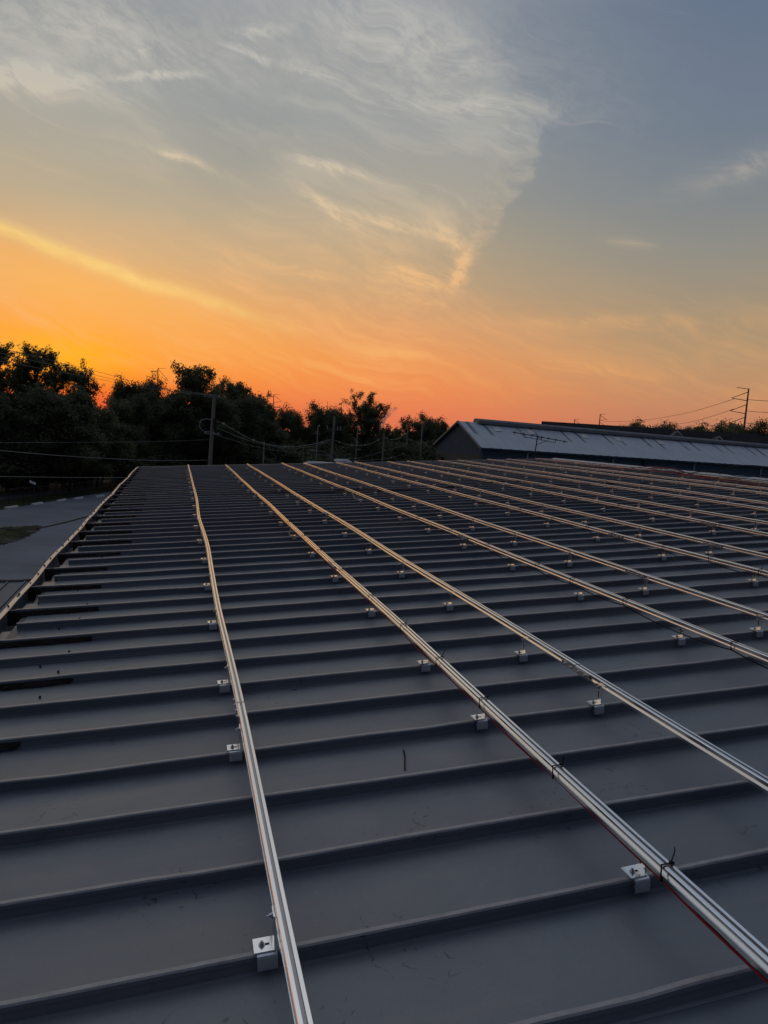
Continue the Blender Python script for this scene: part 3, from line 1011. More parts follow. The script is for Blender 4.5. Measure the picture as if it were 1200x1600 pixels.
for j in range(50):
    k = 20 + 15 * j / 49
    pts.append((13.45 + 0.25 * math.sin(k * 0.55), ys(k), 0.16 + 0.10 * math.sin(k * 0.9) ** 2))
roof_cable('black_cable', 'black cable looping over the last rail near the ridge', pts, 0.011, M_BLACK)
# black hose coil on the far side of the ridge
pts = []
for j in range(40):
    t = math.pi * j / 39
    pts.append((14.8 + 0.0 * t, ys(30.0) + 1.3 * math.cos(t), 0.02 + 0.34 * math.sin(t)))
roof_cable('black_hose', 'dark hose standing in an arch on the ridge at right', pts, 0.009, M_BLACK, 'hose')
# loose cable tie lying on a pan in the foreground
roof_cable('loose_cable_tie', 'loose black cable tie lying on the bare roof pan', [(1.132, 3.25, -0.052), (1.118, 3.18, -0.047), (1.095, 3.11, -0.048), (1.078, 3.05, -0.053)], 0.0038, M_BLACK, 'cable tie')
# pale tie strip hanging by the bracket
roof_cable('white_strap', 'thin pale strap hanging from the second rail to its bracket', [(1.58, ys(17.4), 0.10), (1.53, ys(17.2), 0.03), (1.55, ys(17.0), 0.0)], 0.004, M_WHITE, 'strap')
roof_cable('white_strap', 'thin pale strap hanging from the fourth rail to the roof', [(3.53, ys(27.4), 0.09), (3.50, ys(26.6), 0.01), (3.62, ys(26.0), 0.012)], 0.005, M_WHITE, 'strap')

# ================================================================== lower canopy beside the eave
cn = empty('lean_to_canopy', (-1.5, onz(30, 901, 3.4).y - 8.6, 3.3), 'low blue grey metal canopy with rusty edge beside the warehouse wall', 'canopy')
mb = MB()
mb.poly([(0.05, -12, 0.1), (0.05, 8.6, 0.1), (-6.5, 8.6, -0.25), (-6.5, -12, -0.25)])
mb.build('canopy_sheet', M_CAN, cn)
for j in range(14):
    x0 = -0.2 - j * 0.45
    z = 0.1 + (x0 - 0.05) * 0.0534
    MB().box(x0 - 0.02, x0 + 0.02, -12, 8.55, z + 0.002, z + 0.035).build('canopy_rib', M_CAN, cn)
mb = MB()
sts = []
for j in range(40):
    x = 0.05 - 6.55 * j / 39
    z = 0.1 + (x - 0.05) * 0.0534
    dz_ = random.uniform(-0.01, 0.02)
    sts.append(lambda a, b, x=x, z=z + dz_: (x, 8.6 + a, z + b))
mb.sweep([(0, -0.18), (0, 0.05), (0.13, 0.05), (0.13, -0.18)], sts)
mb.build('rusty_edge', M_RUST, cn)
for x in (-0.3, -3.2, -6.2):
    MB().box(x - 0.06, x + 0.06, 8.2, 8.32, -3.3, -0.2).build('support_post', M_GUT, cn)
mb = MB()
for j in range(16):
    mb.ball((-1.9 + random.uniform(-0.3, 0.3), 6.5 + random.uniform(-0.4, 0.4), 0.03 + random.uniform(0, 0.05)), random.uniform(0.05, 0.12), 6, 0.5)
tag(mb.build('leaf_debris', M_TAR, cn), kind='stuff')

# ================================================================== parking lot details
stops_px = [(3.5, 795.5, 31.5, 791.5), (46, 790, 70, 786), (86, 784.5, 106, 780.5), (112, 781, 133, 777.5), (146, 777.5, 165, 774.5)]
for j, (xa, ya, xb, yb) in enumerate(stops_px):
    A, B = onz(xa, ya), onz(xb, yb)
    d = (B - A)
    L = 1.65
    mid = (A + B) / 2
    ang = math.atan2(d.y, d.x)
    lab = '%s pale concrete wheel stop from the left edge of the parking lot' % ORD[j]
    mb = MB()
    mb.sweep([(-0.15, 0.0), (-0.11, 0.10), (-0.07, 0.14), (0.07, 0.14), (0.11, 0.10), (0.15, 0.0)],
             [lambda a, b, t=t, s_=s_: (t, a * s_, 0.004 + b * s_) for t, s_ in ((-L / 2, 0.75), (-L / 2 + 0.06, 1.0), (L / 2 - 0.06, 1.0), (L / 2, 0.75))])
    mb.f += [tuple(range(6)), tuple(reversed(range(len(mb.v) - 6, len(mb.v))))]
    o = mb.build('wheel_stop', M_CONC)
    o.location = (mid.x, mid.y, 0)
    o.rotation_euler = (0, 0, ang)
    tag(o, lab, 'wheel stop', 'concrete wheel stops')

fpx = [(-190, 822), (-150, 815), (-110, 808), (-75, 802), (-40, 796.5), (-12, 792), (13, 788), (37, 785.5), (60, 783), (81, 780), (100, 777.5), (119, 775.5), (137, 773), (154, 770.5), (172, 768), (190, 765), (210, 762)]
FP = [onz(*p) for p in fpx]
FH = 1.35
fe = empty('chain_link_fence', FP[6], 'dark chain link fence between the parking lot and the road', 'fence')
off = FP[6]
for p in FP:
    q = p - off
    MB().tube([(q.x, q.y, 0), (q.x, q.y, FH)], 0.035, 6).build('post', M_FENCE, fe)
mb = MB().tube([(p.x - off.x, p.y - off.y, FH - 0.03) for p in FP], 0.022, 5)
mb.build('top_rail', M_FENCE, fe)
mb = MB()
for a, b in zip(FP[:-1], FP[1:]):
    d = b - a
    L = d.length
    d.normalize()
    n = int(L / 0.14)
    for j in range(-9, n):
        for sgn in (1, -1):
            u0, u1 = j * 0.14, j * 0.14 + (FH - 0.05)
            z0, z1 = (0.03, FH - 0.02) if sgn > 0 else (FH - 0.02, 0.03)
            if u0 < 0:
                z0 += (z1 - z0) * (-u0) / (u1 - u0); u0 = 0
            if u1 > L:
                z1 -= (z1 - z0) * (u1 - L) / (u1 - u0); u1 = L
            if u1 - u0 < 0.05:
                continue
            P, Q = a + d * u0 - off, a + d * u1 - off
            w_ = 0.005
            mb.poly([(P.x, P.y, z0 - w_), (Q.x, Q.y, z1 - w_), (Q.x, Q.y, z1 + w_), (P.x, P.y, z0 + w_)])
tag(mb.build('wire_mesh', M_FENCE, fe), kind='stuff')

sp = at(51, 754, 76)
sg = empty('road_sign', (sp.x, sp.y, 0), 'small tilted white sign board at the edge of the woods', 'sign')
MB().tube([(0, 0.03, 0), (0, 0.03, sp.z + 0.3)], 0.03, 6).build('post', M_FENCE, sg)
bd = MB().box(-0.30, 0.30, -0.012, 0.012, -0.2, 0.2).build('board', M_WHITE, sg, bevel=0.004)
bd.location = (0, -0.02, sp.z)
bd.rotation_euler = (R(-58), R(24), 0.3)

# ================================================================== trees
def tree_skeleton(seed, height, spread, levels, trunk_frac, up, limb_n, br_n, tw_n, tw_len, vase=False, lean=0.0):
    r_ = np.random.default_rng(seed)
    segs, tips = [], []

    def path(p, d, L, r0, r1, n, wig, trop):
        pts = [p.copy()]
        rad = [r0]
        for i in range(n):
            d = d + Vector(r_.normal(0, wig, 3)) + Vector((0, 0, trop))
            d.normalize()
            p = p + d * (L / n)
            pts.append(p.copy())
            rad.append(r0 + (r1 - r0) * (i + 1) / n)
        segs.append((pts, rad))
        return pts, d

    trunk, d = path(Vector((0, 0, 0)), Vector((lean, 0, 1)).normalized(), height * trunk_frac * 1.9, height * 0.021, height * 0.006, 9, 0.06, 0.05)
    for i in range(limb_n):
        t = trunk_frac * 0.5 + (1 - trunk_frac * 0.5) * (i + r_.uniform(0, 1)) / limb_n
        if vase:
            t = 0.45 + 0.3 * (i + 0.5) / limb_n
        k = min(int(t * 9), 8)
        p = trunk[k].lerp(trunk[k + 1], t * 9 - k)
        a = i * 2.4 + r_.uniform(-0.5, 0.5)
        inc = up * (0.55 + 0.9 * t) if not vase else up * (0.45 + 1.1 * ((i * 7) % limb_n) / limb_n)
        dv = Vector((math.cos(a), math.sin(a), inc)).normalized()
        L = spread * (1.05 - 0.55 * t * (not vase)) * r_.uniform(0.75, 1.15)
        lp, ld = path(p, dv, L, height * 0.009, height * 0.003, 5, 0.16, 0.06)
        for j in range(br_n):
            t2 = 0.3 + 0.7 * (j + r_.uniform(0, 1)) / br_n
            k2 = min(int(t2 * 5), 4)
            p2 = lp[k2].lerp(lp[k2 + 1], t2 * 5 - k2)
            dv2 = (Vector(r_.normal(0, 0.8, 3)) + dv * 0.7 + Vector((0, 0, 0.35 * up))).normalized()
            bp, bd_ = path(p2, dv2, spread * 0.42 * r_.uniform(0.6, 1.1), height * 0.003, height * 0.0012, 3, 0.2, 0.05)
            for q in range(tw_n):
                t3 = 0.25 + 0.75 * (q + r_.uniform(0, 1)) / tw_n
                k3 = min(int(t3 * 3), 2)
                p3 = bp[k3].lerp(bp[k3 + 1], t3 * 3 - k3)
                dv3 = (Vector(r_.normal(0, 0.8, 3)) + dv2 * 0.6 + Vector((0, 0, 0.1))).normalized()
                e = p3 + dv3 * tw_len * float(r_.uniform(0.6, 1.2))
                segs.append(([p3, e], [height * 0.0012, height * 0.0006]))
                tips.append((p3, e))
    return segs, tips, r_


def leaf_mesh(name, tips, r_, per, size, puff, mat, down=0.0):
    A = np.array([t[0] for t in tips])
    B = np.array([t[1] for t in tips])
    n = len(tips) * per
    u = r_.uniform(0.1, 1.1, n)[:, None]
    idx = np.repeat(np.arange(len(tips)), per)
    C = A[idx] * (1 - u) + B[idx] * u + r_.normal(0, puff, (n, 3)) * np.array([1, 1, 0.75])
    return quads(name, C, r_, size, mat)


def quads(name, C, r_, size, mat, outward=True):
    n = len(C)
    # leaves turn their faces up and outwards, loosely
    out = C * np.array([1.0, 1.0, 0.0]) if outward else np.zeros_like(C)
    out = out / (np.linalg.norm(out, axis=1)[:, None] + 0.5)
    nn_ = r_.normal(0, 0.55, (n, 3)) + out * 0.7 + np.array([0, 0, 0.75])
    nn_ /= np.linalg.norm(nn_, axis=1)[:, None] + 1e-9
    d = np.cross(nn_, r_.normal(0, 1, (n, 3)))
    d /= np.linalg.norm(d, axis=1)[:, None] + 1e-9
    e = np.cross(nn_, d)
    s = size * r_.uniform(0.6, 1.35, n)[:, None]
    V = np.stack([C - d * s, C + e * s * 0.55 - d * s * 0.1, C + d * s, C - e * s * 0.55 - d * s * 0.1], 1).reshape(-1, 3)
    me = bpy.data.meshes.new(name)
    me.vertices.add(4 * n)
    me.vertices.foreach_set('co', V.astype(np.float32).ravel())
    me.loops.add(4 * n)
    me.loops.foreach_set('vertex_index', np.arange(4 * n, dtype=np.int32))
    me.polygons.add(n)
    me.polygons.foreach_set('loop_start', np.arange(0, 4 * n, 4, dtype=np.int32))
    me.materials.append(mat)
    me.update(calc_edges=True)
    return me


def wood_mesh(segs, min_r=0.0):
    mb = MB()
    for pts, rad in segs:
        if rad[0] < min_r:
            continue
        mb.tube(pts, rad, 7 if rad[0] > 0.08 else (5 if rad[0] > 0.03 else 3), cap=False)
    return mb.mesh('trunk', M_BARK, smooth=True)


PROTO = {}


def proto(kind, variants, **kw):
    out = []
    for s_ in range(variants):
        o = dict(kw)
        per, size, puff, mat = o.pop('per'), o.pop('size'), o.pop('puff'), o.pop('mat')
        segs, tips, r_ = tree_skeleton(1000 + 17 * s_ + hash_kind(kind), **o)
        top = max(max(t[1].z for t in tips), 0.1)
        out.append((wood_mesh(segs), leaf_mesh('crown', tips, r_, per, size, puff, mat), top))
    PROTO[kind] = out


def hash_kind(s_):
    return sum(ord(c) * (i + 1) for i, c in enumerate(s_)) % 500


proto('dense', 3, height=11, spread=4.3, levels=3, trunk_frac=0.42, up=0.55, limb_n=13, br_n=6, tw_n=4, tw_len=0.8, per=150, size=0.125, puff=0.40, mat=M_LEAFD)
proto('airy', 3, height=14, spread=3.2, levels=3, trunk_frac=0.48, up=1.0, limb_n=14, br_n=6, tw_n=5, tw_len=0.75, per=30, size=0.115, puff=0.17, mat=M_LEAF)
proto('oak', 3, height=13, spread=4.2, levels=3, trunk_frac=0.44, up=0.7, limb_n=13, br_n=6, tw_n=5, tw_len=0.85, per=42, size=0.13, puff=0.21, mat=M_LEAF)
proto('vase', 1, height=13, spread=5.2, levels=3, trunk_frac=0.40, up=2.0, limb_n=20, br_n=7, tw_n=4, tw_len=0.7, per=36, size=0.12, puff=0.20, mat=M_LEAF, vase=True)
proto('bush', 2, height=4.0, spread=2.4, levels=3, trunk_frac=0.25, up=0.6, limb_n=11, br_n=5, tw_n=4, tw_len=0.6, per=140, size=0.095, puff=0.30, mat=M_LEAFD)
tree_n = [0]


def tree(kind, px, top_py, d, wide, name, label, group, cat='tree'):
    T_ = at(px, top_py, d)
    wood, crown, top = PROTO[kind][tree_n[0] % len(PROTO[kind])]
    tree_n[0] += 1
    s_ = T_.z / top
    o = empty(name, (T_.x, T_.y, 0), label, cat, group, rz=random.uniform(0, 6.28))
    o.scale = (s_ * wide, s_ * wide, s_)
    link('trunk', wood, o)
    link('crown', crown, o)
    return o


LEFT = [  # kind, px, top py, distance, width
    ('dense', -150, 560, 84, 1.2), ('airy', -85, 515, 84, 1.1), ('airy', -6, 529, 80, 0.9), ('airy', 22, 560, 84, 0.8), ('airy', 46, 540, 86, 1.0), ('airy', 76, 536, 85, 1.0), ('airy', 104, 552, 88, 0.95), ('airy', 122, 562, 87, 0.85), ('airy', 138, 572, 88, 0.85),
    ('dense', -60, 590, 80, 1.2), ('dense', 14, 602, 79, 1.15), ('dense', 62, 606, 80, 1.15), ('dense', 112, 606, 82, 1.15), ('dense', 156, 624, 88, 1.1), ('dense', 196, 618, 97, 1.0),
    ('dense', 206, 591, 106, 0.75), ('dense', 222, 584, 104, 0.8), ('dense', 256, 606, 104, 0.95), ('oak', 288, 569, 102, 0.95), ('oak', 320, 575, 103, 0.95), ('dense', 292, 614, 100, 1.0), ('dense', 335, 614, 101, 1.0),
    ('oak', 366, 588, 108, 0.9), ('oak', 392, 598, 110, 0.9), ('dense', 378, 614, 106, 0.95), ('oak', 416, 612, 112, 0.8), ('dense', 420, 626, 110, 0.95), ('dense', 462, 634, 116, 0.9), ('dense', 500, 632, 119, 0.9),
    ('dense', 538, 638, 121, 0.9), ('vase', 572, 610, 114, 0.85), ('dense', 612, 668, 124, 0.9), ('oak', 640, 648, 124, 0.8), ('dense', 664, 648, 126, 0.75), ('dense', 688, 655, 128, 0.75), ('dense', 712, 664, 134, 0.8)]
for nm in ('airy', 'dense', 'oak', 'vase'):
    rows = sorted([t for t in LEFT if t[0] == nm], key=lambda t: t[1])
    vis = 0
    for kind, px, py, d, wd in rows:
        noun = {'airy': 'tall open-crowned tree', 'dense': 'dense dark rounded tree', 'oak': 'clumpy spreading tree', 'vase': 'tall upright fan-shaped tree'}[nm]
        if px < -20:
            lab = '%s just outside the left edge of the wood, %s' % (noun, 'farthest out' if px < -100 else ('reaching in' if px > -70 else 'next to it'))
        elif nm == 'vase':
            lab = 'tall upright fan-shaped tree standing above the middle of the wood'
        else:
            lab = '%s %s from the left in the wood behind the roof' % (ORD[vis], noun)
            vis += 1
        tree(kind, px, py, d, wd, {'airy': 'open_crowned_tree', 'dense': 'dense_tree', 'oak': 'spreading_tree', 'vase': 'fan_shaped_tree'}[nm], lab, 'trees of the wood beyond the parking lot')
bx_ = [(-120, 700), (-60, 690), (-10, 688), (35, 700), (75, 690), (120, 698), (160, 690), (205, 696), (245, 688), (285, 694), (318, 700), (352, 690), (395, 690), (440, 694), (485, 690), (535, 694), (585, 692), (625, 694), (670, 692)]
for j, (px, py) in enumerate(bx_):
    d = 79 + max(0, px) * 0.09 if px < 330 else 104 + (px - 330) * 0.05
    tree('bush', px, py, d, 1.35, 'undergrowth_bush', '%s low dark bush from the left at the foot of the wood' % ORD[j], 'bushes at the foot of the wood', 'bush')
RIGHT_T = [(958, 666, 1.0), (978, 663, 0.9), (1004, 657, 1.0), (1038, 661, 1.0), (1068, 664, 1.0), (1100, 662, 1.0), (1136, 661, 1.0), (1168, 657, 1.1), (1196, 668, 1.0), (1240, 664, 1.2), (1290, 668, 1.2)]
for j, (px, py, wd) in enumerate(RIGHT_T):
    lab = '%s dark distant tree from the left behind the pale metal roof' % ORD[j]
    tree('dense', px, py, 185 + (j % 3) * 6, wd * 1.05, 'distant_tree', lab, 'distant trees behind the metal shed')

# far wood: one mass behind everything
r_ = np.random.default_rng(99)
C = []
for j in range(520):
    px = -900 + 1700 * j / 520
    d = 135 + r_.uniform(0, 40)
    b = at(px, 700, d)
    h = 9.5 + 2.2 * math.sin(px * 0.021) + r_.uniform(-1.2, 1.2)
    n = 110
    u = r_.normal(0, 1, (n, 3))
    u /= np.linalg.norm(u, axis=1)[:, None]
    zc = r_.uniform(0.1, 0.85) * h
    C.append(np.array([b.x, b.y, zc]) + u * np.array([3.0, 3.0, 2.0]) * r_.uniform(0.6, 1.0, (n, 1)))
far_wood = link('far_wood', quads('far_wood', np.concatenate(C), r_, 0.5, M_LEAFD, False))
tag(far_wood, 'far dark wood reading as one mass behind the nearer trees', 'wood', None, 'stuff')
C = []
for j in range(420):
    px = 640 + 1500 * j / 420
    d = 300 + r_.uniform(0, 160)
    b = at(px, 700, d)
    h = 11 + 2.5 * math.sin(px * 0.017) + r_.uniform(-1.5, 1.5)
    n = 90
    u = r_.normal(0, 1, (n, 3))
    u /= np.linalg.norm(u, axis=1)[:, None]
    zc = r_.uniform(0.1, 0.85) * h
    C.append(np.array([b.x, b.y, zc]) + u * np.array([6.0, 6.0, 3.0]) * r_.uniform(0.6, 1.0, (n, 1)))
fw2 = link('far_wood', quads('far_wood', np.concatenate(C), r_, 1.1, M_LEAFD, False))
tag(fw2, 'far low band of trees on the horizon at right', 'wood', None, 'stuff')


# ================================================================== poles and wires
def wire(label, pts, r=0.012, mat=M_WIRE, name='power_line', beads=0, group='overhead wires', cat='wire', z=None):
    P = [at(*p) for p in pts]
    # Catmull-Rom through the points
    Q = [P[0]] + P + [P[-1]]
    out = []
    for i in range(1, len(Q) - 2):
        for t in np.linspace(0, 1, 9)[:-1]:
            p0, p1, p2, p3 = Q[i - 1], Q[i], Q[i + 1], Q[i + 2]
            out.append(0.5 * ((2 * p1) + (p2 - p0) * t + (2 * p0 - 5 * p1 + 4 * p2 - p3) * t * t + (3 * p1 - p0 - 3 * p2 + p3) * t ** 3))
    out.append(P[-1])
    o = tag(MB().tube(out, r, 4).build(name, mat), label, cat, group)
    for b in range(beads):
        q = out[int((b + 0.6) / beads * (len(out) - 1))]
        MB().ball((q.x, q.y, q.z), 0.11, 6).build('insulator', M_INSUL, o)
    return o


def utility_pole(px, top, d, r, label, name='utility_pole', lean=0.0, mat=M_POLE):
    T_ = at(px, top, d)
    o = empty(name, (T_.x, T_.y, 0), label, 'utility pole', 'poles along the wood')
    MB().tube([(-lean * T_.z, 0, 0), (-lean * T_.z * 0.5, 0, T_.z * 0.5), (0, 0, T_.z)], [r * 1.25, r * 1.1, r * 0.9], 9).build('shaft', mat, o, smooth=True)
    return o, T_.z


po, pz = utility_pole(335, 618, 65, 0.15, 'tall wooden utility pole with crossarm and cable loop at the left', lean=0.02)
MB().box(-0.9, 0.95, -0.05, 0.05, pz - 0.20, pz - 0.08).build('crossarm', M_POLE, po)
for x in (-0.8, -0.3, 0.4, 0.85):
    MB().tube([(x, 0, pz - 0.08), (x, 0, pz + 0.06)], 0.035, 6).build('insulator', M_INSUL, po)
zz = at(335, 661, 65).z
MB().tube([(-0.1 + 0.25, -0.16, zz - 0.45), (0.15, -0.16, zz + 0.4)], 0.19, 10).build('transformer', M_FENCE, po)
pts = []
for j in range(22):
    t = math.pi * (0.5 + j / 21)
    pts.append((-0.55 + 0.62 * math.cos(t), -0.1, zz - 0.25 + 0.55 * math.sin(t)))
pts = [(0.0, -0.12, zz + 0.25)] + pts + [(0.0, -0.12, zz - 0.8)]
MB().tube(pts, 0.028, 5).build('cable_loop', M_POST, po, smooth=True)
MB().box(-0.75, 0.7, -0.2, -0.14, zz - 0.98, zz - 0.90).build('bracket_arm', M_POST, po)
for x in (-0.62, 0.1, 0.45):
    MB().ball((x, -0.17, zz - 0.84), 0.06, 6).build('insulator', M_INSUL, po)

p2, z2 = utility_pole(523, 650, 88, 0.14, 'thick pale utility pole with a curved lamp arm near the middle', lean=0.015)
za = at(523, 671, 88).z
MB().box(-0.85, 0.85, -0.05, 0.05, za - 0.06, za + 0.03).build('crossarm', M_POLE, p2)
for x, dx in ((-0.8, -0.06), (0.45, 0.03), (0.8, 0.05)):
    MB().tube([(x, 0, za), (x + dx, 0, za + 0.4)], 0.04, 6).build('insulator', M_INSUL, p2)
zl = at(519, 710, 88).z
MB().tube([(-0.1, 0, zl - 0.35), (-0.7, 0, zl + 0.1), (-1.4, 0, zl + 0.3), (-2.3, 0, zl + 0.36)], 0.035, 6).build('lamp_arm', M_POST, p2, smooth=True)
MB().box(-2.75, -2.25, -0.1, 0.1, zl + 0.28, zl + 0.40).build('lamp_head', M_POST, p2, bevel=0.03)
utility_pole(600.5, 677, 100, 0.12, 'plain wooden utility pole between the thick lamp pole and the shed gable')
q, qz = utility_pole(638, 662, 118, 0.13, 'dark utility pole against the round trees left of the shed gable', lean=0.012)
MB().tube([(0, 0, qz - 3.9), (-0.5, 0, qz - 3.5), (-1.3, 0, qz - 3.5)], 0.04, 5).build('lamp_arm', M_POST, q)
utility_pole(661, 657, 116, 0.09, 'slim pole just left of the shed gable', 'slim_pole', 0.01, M_POST)
utility_pole(681, 666, 125, 0.09, 'slim dark pole touching the left corner of the shed gable', 'slim_pole', 0.0, M_FENCE)
q, qz = utility_pole(497, 665, 96, 0.07, 'slim pole with a small crossbar left of the thick lamp pole', 'slim_pole', 0.0, M_POST)
MB().box(-0.6, 0.25, -0.03, 0.03, qz - 1.1, qz - 1.04).build('crossbar', M_POST, q)
MB().ball((0.15, 0, qz), 0.12, 6).build('insulator', M_INSUL, q)
q, qz = utility_pole(559.5, 663, 104, 0.07, 'slim pole right of the thick lamp pole with a lamp arm', 'slim_pole', 0.01, M_POST)
MB().tube([(0, 0, qz - 3.8), (0.3, 0, qz - 3.6), (0.7, 0, qz - 3.55)], 0.04, 5).build('lamp_arm', M_POST, q)
utility_pole(413, 689, 84, 0.06, 'thin metal post standing alone left of the slim poles', 'slim_pole', 0.0, M_POST)

wire('topmost wire rising left from the tall utility pole across the sky', [(337, 617, 65), (247, 605, 60), (153, 581, 55), (10, 546, 48), (-160, 505, 42)], 0.011)
wire('second wire from the top rising left from the tall utility pole', [(340, 618, 65), (247, 608, 60), (153, 587, 55), (10, 554, 48), (-160, 515, 42)], 0.011)
wire('third wire from the top rising left from the tall utility pole', [(330, 617.5, 65), (247, 610, 60), (153, 592, 55), (10, 566, 48), (-160, 535, 42)], 0.011)
wire('faint wire running level left from the middle of the tall pole', [(328, 687, 65), (240, 690, 63), (120, 691, 61), (-120, 692, 58)], 0.012)
wire('thick pale wire sloping down to the foot of the tall pole', [(-160, 690, 48), (0, 704, 52), (110, 713, 56), (240, 719.5, 60), (328, 719, 65)], 0.020)
wire('low level wire passing just above the fence at left', [(-160, 743, 44), (0, 744.5, 48), (110, 746, 51), (205, 746, 54), (330, 745, 58)], 0.016)
wire('black service cable sagging over the grass island to the gutter', [(-130, 806, 17.0), (-60, 821, 16.2), (0, 826, 15.5), (45, 827, 14.8), (90, 819, 14.0), (133, 808, 13.4), (143, 806, 13.2)], 0.012, M_BLACK, 'service_cable')
wire('upper drooping cable from the tall pole to the lamp pole', [(337, 657, 65), (352, 664, 67), (385, 683, 72), (413, 693, 76), (450, 698, 80), (490, 694, 84), (519, 686, 88)], 0.030, M_WIRE, beads=4)
wire('middle drooping cable from the tall pole to the lamp pole', [(336, 668, 65), (352, 674, 67), (375, 684, 71), (413, 695, 76), (450, 700, 80), (490, 697, 84), (519, 688, 88)], 0.022)
wire('lower slack cable from the tall pole to the lamp pole', [(333, 678, 65), (358, 686, 68), (400, 698, 74), (450, 706, 80), (519, 712, 88)], 0.016)
wire('cable with pale insulators hanging right of the lamp pole', [(523, 688, 88), (540, 694, 91), (560, 696, 94), (580, 693, 97), (599, 683, 100)], 0.026, beads=4)
wire('cable with pale insulators hanging towards the shed gable', [(601, 683, 100), (611, 687, 106), (622, 685, 112), (637, 677, 118)], 0.026, beads=4)
wire('short cable with insulators next to the shed gable', [(638, 685, 118), (650, 690, 120), (664, 691, 122), (682, 688, 125)], 0.026, beads=3)
wire('low cable with insulators between plain pole and dark pole', [(522, 722, 88), (560, 720, 94), (600, 717, 100), (620, 713, 108), (637, 705, 118)], 0.02, beads=4)
wire('faint rising cable between lamp pole and dark pole', [(523, 716, 88), (560, 716, 94), (600, 705, 100), (637, 694, 118)], 0.016)
wire('low cable with insulators between dark pole and shed corner', [(638, 712, 118), (650, 713, 120), (664, 708, 122), (682, 704, 125)], 0.02, beads=2)


# transmission poles: single shafts with slanting arms on the left
def pylon(px, top, d, label, arms, up=1.0, side=-1, r=0.45):
    T_ = at(px, top, d)
    z = T_.z
    o = empty('transmission_pole', (T_.x, T_.y, 0), label, 'pylon', 'transmission poles on the horizon')
    az_ = math.atan2(T_.x, T_.y)
    o.rotation_euler = (0, 0, -az_)
    MB().tube([(0, 0, 0), (0, 0, z)], [r, r * 0.45], 8).build('shaft', M_PYL, o, smooth=True)
    tip = []
    for (zr_, L, rise, drop) in arms:
        za_ = z - zr_
        e = (side * L, 0, za_ - drop * 0.75)
        MB().tube([(0, 0, za_), e], [r * 0.28, r * 0.2], 5).build('brace', M_PYL, o)
        MB().tube([(0, 0, za_ - drop), e], [r * 0.30, r * 0.2], 5).build('arm', M_PYL, o)
        tip.append(e)
    MB().tube([(0, 0, z - 0.2), (side * arms[0][1] * 0.75, 0, z + 0.2)], r * 0.22, 5).build('earth_wire_arm', M_PYL, o)
    return o


pylon(1170, 607, 240, 'large rusty transmission pole with three slanting arms at right', [(1.0, 4.3, 0, 2.6), (4.7, 4.3, 0, 2.7), (8.4, 4.3, 0, 2.7)], r=0.42)
pylon(938, 647, 480, 'small distant transmission pole, right one of the pair above the shed', [(0.8, -4.2, 0, 3.2), (5, -4.2, 0, 3.2)], r=0.55)
pylon(898, 655, 580, 'smallest distant transmission pole, left one of the pair above the shed', [(0.8, -4.5, 0, 3.6), (5.6, -4.5, 0, 3.6)], r=0.6)
pylon(247, 575, 300, 'distant transmission pole above the wood at left', [(0.4, -4.0, 0, 5.4), (1.2, 3.0, 0, 0.4), (7.5, -4.6, 0, 0.6)], r=0.32)
pylon(428, 616, 430, 'small distant transmission pole above the middle of the wood', [(0.4, -4.5, 0, 4.5), (1.2, 3.0, 0, 0.4), (7, -4.6, 0, 0.6)], r=0.38)
ms = at(512, 627, 300)
mo = empty('radio_mast', (ms.x, ms.y, 0), 'hair-thin mast rising above the middle of the wood', 'mast')
MB().tube([(0, 0, 0), (0, 0, ms.z * 0.9)], 0.14, 5).build('lower_shaft', M_PYL, mo)
MB().tube([(0, 0, ms.z * 0.9), (0, 0, ms.z)], 0.08, 5).build('tip', M_PYL, mo)
for nm, a, b in (('highest', (1148, 623, 240), [(1100, 638, 290), (1060, 648, 340), (1000, 657, 420), (943, 659, 480)]), ('middle', (1146, 639, 240), [(1110, 651, 280), (1070, 661, 330), (1010, 668, 420)]),
                 ('lowest', (1144, 654, 240), [(1115, 664, 280), (1085, 671, 320)])):
    wire('%s power line dipping left from the large transmission pole' % nm, [a] + b, 0.07, M_PYL)
for nm, y in (('highest', 622), ('middle', 640), ('lowest', 659)):
    wire('%s power line leaving right from the large transmission pole' % nm, [(1166, y + 2, 240), (1190, y + 4, 225), (1240, y + 5, 200), (1330, y, 170)], 0.07, M_PYL)

# ================================================================== long metal shed at right
ex, ey = math.sin(R(78.5)), math.cos(R(78.5))
SH = Vector((0.400 * 60, 0.916 * 60, 0))
ZE = 7.75                                  # eave height
WD, LN, RISE = 7.0, 62.0, 1.98
sh = empty('metal_shed', SH, 'long metal shed with pale blue grey roof and blue siding at right', 'building', rz=math.atan2(ey, ex))
# local x along the building, y away from the camera across it


def ribbed(x0, y0, x1, y1, z0, ztop, step, depth, nx, ny):
    """corrugated wall from (x0,y0) to (x1,y1); ztop(t) gives the top"""
    mb = MB()
    L = math.hypot(x1 - x0, y1 - y0)
    n = int(L / step)
    for i in range(n * 4 + 1):
        t = i / (n * 4)
        o_ = depth if (i % 4) in (1, 2) else 0.0
        x, y = x0 + (x1 - x0) * t + nx * o_, y0 + (y1 - y0) * t + ny * o_
        mb.v += [(x, y, z0), (x, y, ztop(t))]
    for i in range(n * 4):
        mb.f.append((i * 2, i * 2 + 2, i * 2 + 3, i * 2 + 1))
    return mb


